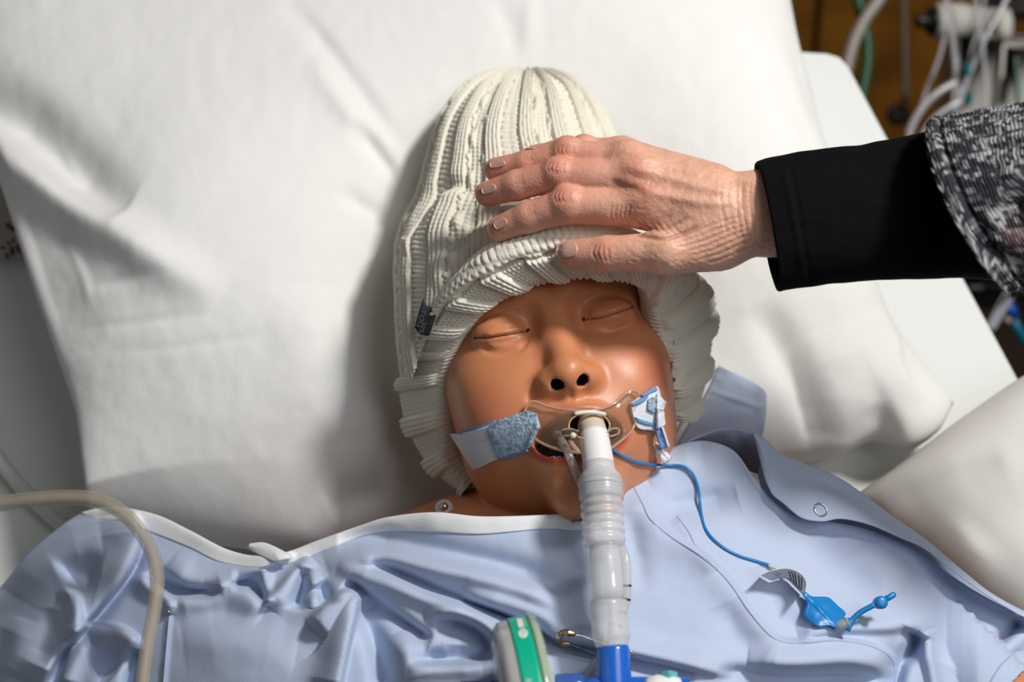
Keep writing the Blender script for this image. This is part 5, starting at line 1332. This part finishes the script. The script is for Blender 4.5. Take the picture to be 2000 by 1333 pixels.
tp_ = spl([(-300, 420), (-160, 660), (-60, 820), (0, 900), (42, 952), (90, 1000), (130, 1032), (190, 1075), (260, 1120)], 60)
tX = P(tp_[:, 0], tp_[:, 1], np.interp(np.arange(60), [0, 30, 59], [.012, .012, .010]))
gt = tube('drain_tube', tX, 14 * .93 / FP, mat('grey_tubing', (.60, .60, .57), .3), None, 16); props(gt, 'grey tube lying on the sheet behind the yellowish suction tube', 'tube')
# ================================================================== equipment by the wall, out of focus
def wtube(name, pts, hw, m, label, cat, parent=None, n=50, nseg=10, group=None):
    q = spl(pts, n); X = PD(q[:, 0], q[:, 1], q[:, 2]); o = tube(name, X, hw * q[:, 2] / FP, m, parent, nseg)
    if parent is None: props(o, label, cat, group)
    return o
wtube('oxygen_hose', [(1668, -60, 1.5), (1678, 10, 1.5), (1692, 70, 1.5), (1694, 120, 1.5), (1686, 170, 1.5), (1672, 240, 1.5)], 10.5, mat('green_hose', (.0, .085, .028), .4), 'green oxygen hose hanging between the mattress and the wood wall', 'hose')
wtube('vacuum_hose', [(1750, -60, 1.42), (1716, 0, 1.42), (1690, 36, 1.42), (1668, 80, 1.42), (1654, 130, 1.42), (1640, 200, 1.42)], 12.5, mat('grey_hose', (.34, .30, .26), .35, Alpha=.9), 'thick grey translucent hose curving in front of the green hose', 'hose')
cab = root('call_cord', PD(np.array(1765.), np.array(100.), np.array(1.75)), 'dark grey cord with a round plug hanging on the wood wall', 'cord')
wtube('cord', [(1764, -60, 1.75), (1766, 60, 1.75), (1768, 200, 1.75)], 7, mat('grey_cord', (.10, .075, .05), .6), '', '', cab)
c_ = PD(np.array([1754.]), np.array([224.]), np.array([1.74]))[0]
v, f = lathe(c_, R3 @ np.array([.1, .3, 1]), [(.004, -.010), (.014, -.008), (.017, 0), (.015, .006), (.009, .009), (.003, .011)], 24); mk('plug', v, f, mat('plug_grey', (.07, .055, .045), .5), cab)
# wall unit
M_ivory = mat('ivory_casing', (.60, .585, .53), .45); M_greyc = mat('grey_casing', (.55, .53, .48), .5)
unit_ = root('suction_regulator', PD(np.array(1930.), np.array(120.), np.array(1.55)), 'off-white medical wall unit with a black knob, above the grey knitted sleeve', 'medical device')
ex3, ey3, ez3 = R3[:, 0], R3[:, 1], R3[:, 2]
def cbox(name, x0, y0, x1, y1, d, dep, m, bev=.1, rot=0, parent=unit_):
    c = PD(np.array([(x0 + x1) / 2]), np.array([(y0 + y1) / 2]), np.array([d]))[0]; k = d / FP
    a = math.radians(rot); ax_ = ex3 * math.cos(a) + ey3 * math.sin(a); ay_ = -ex3 * math.sin(a) + ey3 * math.cos(a)
    v, f = boxVF(c - ez3 * dep / 2, ax_ * (x1 - x0) / 2 * k, ay_ * (y1 - y0) / 2 * k, ez3 * dep / 2, bev); return mk(name, v, f, m, parent)
cbox('casing', 1862, 66, 2060, 300, 1.56, .06, M_greyc, .08, -3)
cbox('front_plate', 1952, 84, 2070, 290, 1.54, .05, M_ivory, .1, -4)
cbox('slot', 1958, 150, 1968, 200, 1.535, .012, M_black, .2, -4)
cbox('slot', 1978, 94, 1996, 102, 1.535, .012, M_dark, .2, -4)
cbox('slot', 1952, 122, 1966, 130, 1.555, .03, M_dark, .2, -30)
cbox('mint_strip', 1990, 112, 1997, 260, 1.533, .012, mat('mint_plastic', (.40, .60, .52), .4), .2, 5)
cbox('dark_bracket', 1930, -40, 2060, 24, 1.60, .04, M_dark, .1, 0)
def hcyl(name, pts, radii, d, m, parent=unit_, ns=28):
    p = np.array(pts, float); X = PD(p[:, 0], p[:, 1], p[:, 2] if p.shape[1] > 2 else np.full(len(p), d)); return tube(name, X, np.array(radii) * d / FP, m, parent, ns)
hcyl('regulator_body', [(1826, 41, 1.49), (1830, 41, 1.49), (1850, 42, 1.495), (1875, 40, 1.5), (1900, 38, 1.51), (1940, 40, 1.53)], [30, 34, 35, 33, 26, 20], 1.5, M_ivory)
hcyl('knob', [(1789, 41, 1.485), (1793, 41, 1.485), (1814, 41, 1.487), (1818, 41, 1.488)], [11, 13, 13, 12], 1.49, M_black)
hcyl('knob_flange', [(1815, 41, 1.487), (1818, 41, 1.487), (1834, 41, 1.49), (1838, 41, 1.49)], [22, 27, 28, 26], 1.49, M_black)
hcyl('elbow', [(1958, 20, 1.50), (1960, 40, 1.50), (1961, 60, 1.50), (1962, 78, 1.50)], [14, 18, 17, 12], 1.5, M_ivory)
hcyl('elbow_arm', [(1925, 28, 1.53), (1945, 32, 1.515), (1962, 38, 1.50)], [15, 15, 14], 1.5, M_ivory)
M_iv = mat('iv_tubing', (.62, .62, .66), .15, Alpha=.48, Specular_IOR_Level=.8)
ivs = ([(1840, -40, 1.42), (1852, 20, 1.42), (1860, 70, 1.42), (1868, 140, 1.42), (1884, 240, 1.42)], [(1898, -40, 1.43), (1910, 20, 1.43), (1918, 80, 1.43), (1924, 150, 1.43), (1930, 250, 1.43)],
       [(1985, -40, 1.44), (1950, 30, 1.44), (1922, 80, 1.44), (1900, 130, 1.44), (1880, 180, 1.44), (1856, 232, 1.44), (1800, 280, 1.44)], [(1868, 160, 1.41), (1836, 178, 1.41), (1806, 205, 1.41), (1784, 240, 1.41), (1776, 270, 1.41), (1786, 320, 1.41)],
       [(1880, 196, 1.40), (1850, 212, 1.40), (1816, 242, 1.40), (1790, 290, 1.40)], [(1925, -40, 1.46), (1918, 40, 1.46), (1900, 90, 1.46), (1884, 170, 1.46), (1870, 270, 1.46)], [(1846, 70, 1.47), (1832, 120, 1.47), (1812, 170, 1.47), (1796, 220, 1.47)])
labs = ['clear infusion line dropping in front of the black knob', 'clear infusion line dropping past the middle of the wall unit', 'clear infusion line crossing diagonally from the upper edge of the wall unit', 'clear tube loop bulging out in front of the wood wall',
        'short clear tube running just below the bulging loop', 'thin clear line behind the crossing infusion lines', 'dim thin tube against the wood wall under the black knob']
for p_, l_, h_ in zip(ivs, labs, (5.5, 4.6, 5, 7.5, 6, 3.2, 4.2)):
    wtube('infusion_line', p_, h_, M_iv, l_, 'tube', group='infusion lines by the wall unit')
M_tc = mat('teal_clip', (.0, .27, .25), .4)
for (x, y_, d_, l_, r_) in ((1891, 134, 1.40, 'upper teal clamp on the infusion lines', 10), (1894, 192, 1.40, 'lower teal clamp on the infusion lines', -8)):
    rt_ = root('line_clamp', PD(np.array(float(x)), np.array(float(y_)), np.array(d_)), l_, 'clamp', 'teal line clamps')
    cbox('clamp_body', x - 5, y_ - 13, x + 5, y_ + 13, d_, .010, M_tc, .2, r_, rt_); cbox('clamp_jaw', x - 7, y_ - 4, x + 7, y_ + 3, d_ - .004, .010, M_tc, .2, r_, rt_)
# things in the shade right of the mattress
cart = root('equipment_cart', PD(np.array(1990.), np.array(600.), np.array(1.4)), 'dark equipment trolley in the shade beside the mattress, under the knitted sleeve', 'trolley')
cbox('tray', 1850, 548, 2200, 600, 1.42, .10, M_dark, .06, -4, cart); cbox('tray_edge', 1890, 566, 2200, 576, 1.40, .03, mat('grey_edge', (.08, .08, .085), .4), .2, -4, cart)
pole0 = PD(np.array(2120.), np.array(640.), np.array(1.46)); v, f = boxVF((pole0[0], pole0[1], pole0[2] / 2), (.03, 0, 0), (0, .03, 0), (0, 0, pole0[2] / 2 + .02), .1); mk('column', v, f, M_dark, cart)
tg = cbox('hang_tag', 1942, 566, 1964, 650, 1.33, .003, mat('grey_tag', (.34, .33, .38), .5), .2, -30, None); props(tg, 'pale grey tag hanging beside the mattress edge under the knitted sleeve', 'tag')
bl_ = root('blue_valve', PD(np.array(1976.), np.array(615.), np.array(1.36)), 'blue valve with a teal hose in the shade right of the mattress', 'valve')
hcyl('valve_body', [(1966, 590, 1.36), (1970, 600, 1.36), (1976, 612, 1.36), (1980, 622, 1.36)], [8, 14, 14, 9], 1.36, mat('deep_blue', (.0, .045, .30), .35), bl_)
hcyl('valve_tip', [(1962, 622, 1.35), (1968, 626, 1.35), (1974, 629, 1.35)], [5, 7, 5], 1.35, mat('tan_plastic', (.36, .27, .19), .5), bl_)
hcyl('teal_hose', [(1976, 620, 1.37), (1984, 638, 1.37), (2000, 662, 1.37), (2040, 700, 1.38)], [9, 10, 10, 10], 1.37, mat('teal_hose', (.0, .13, .20), .35), bl_)
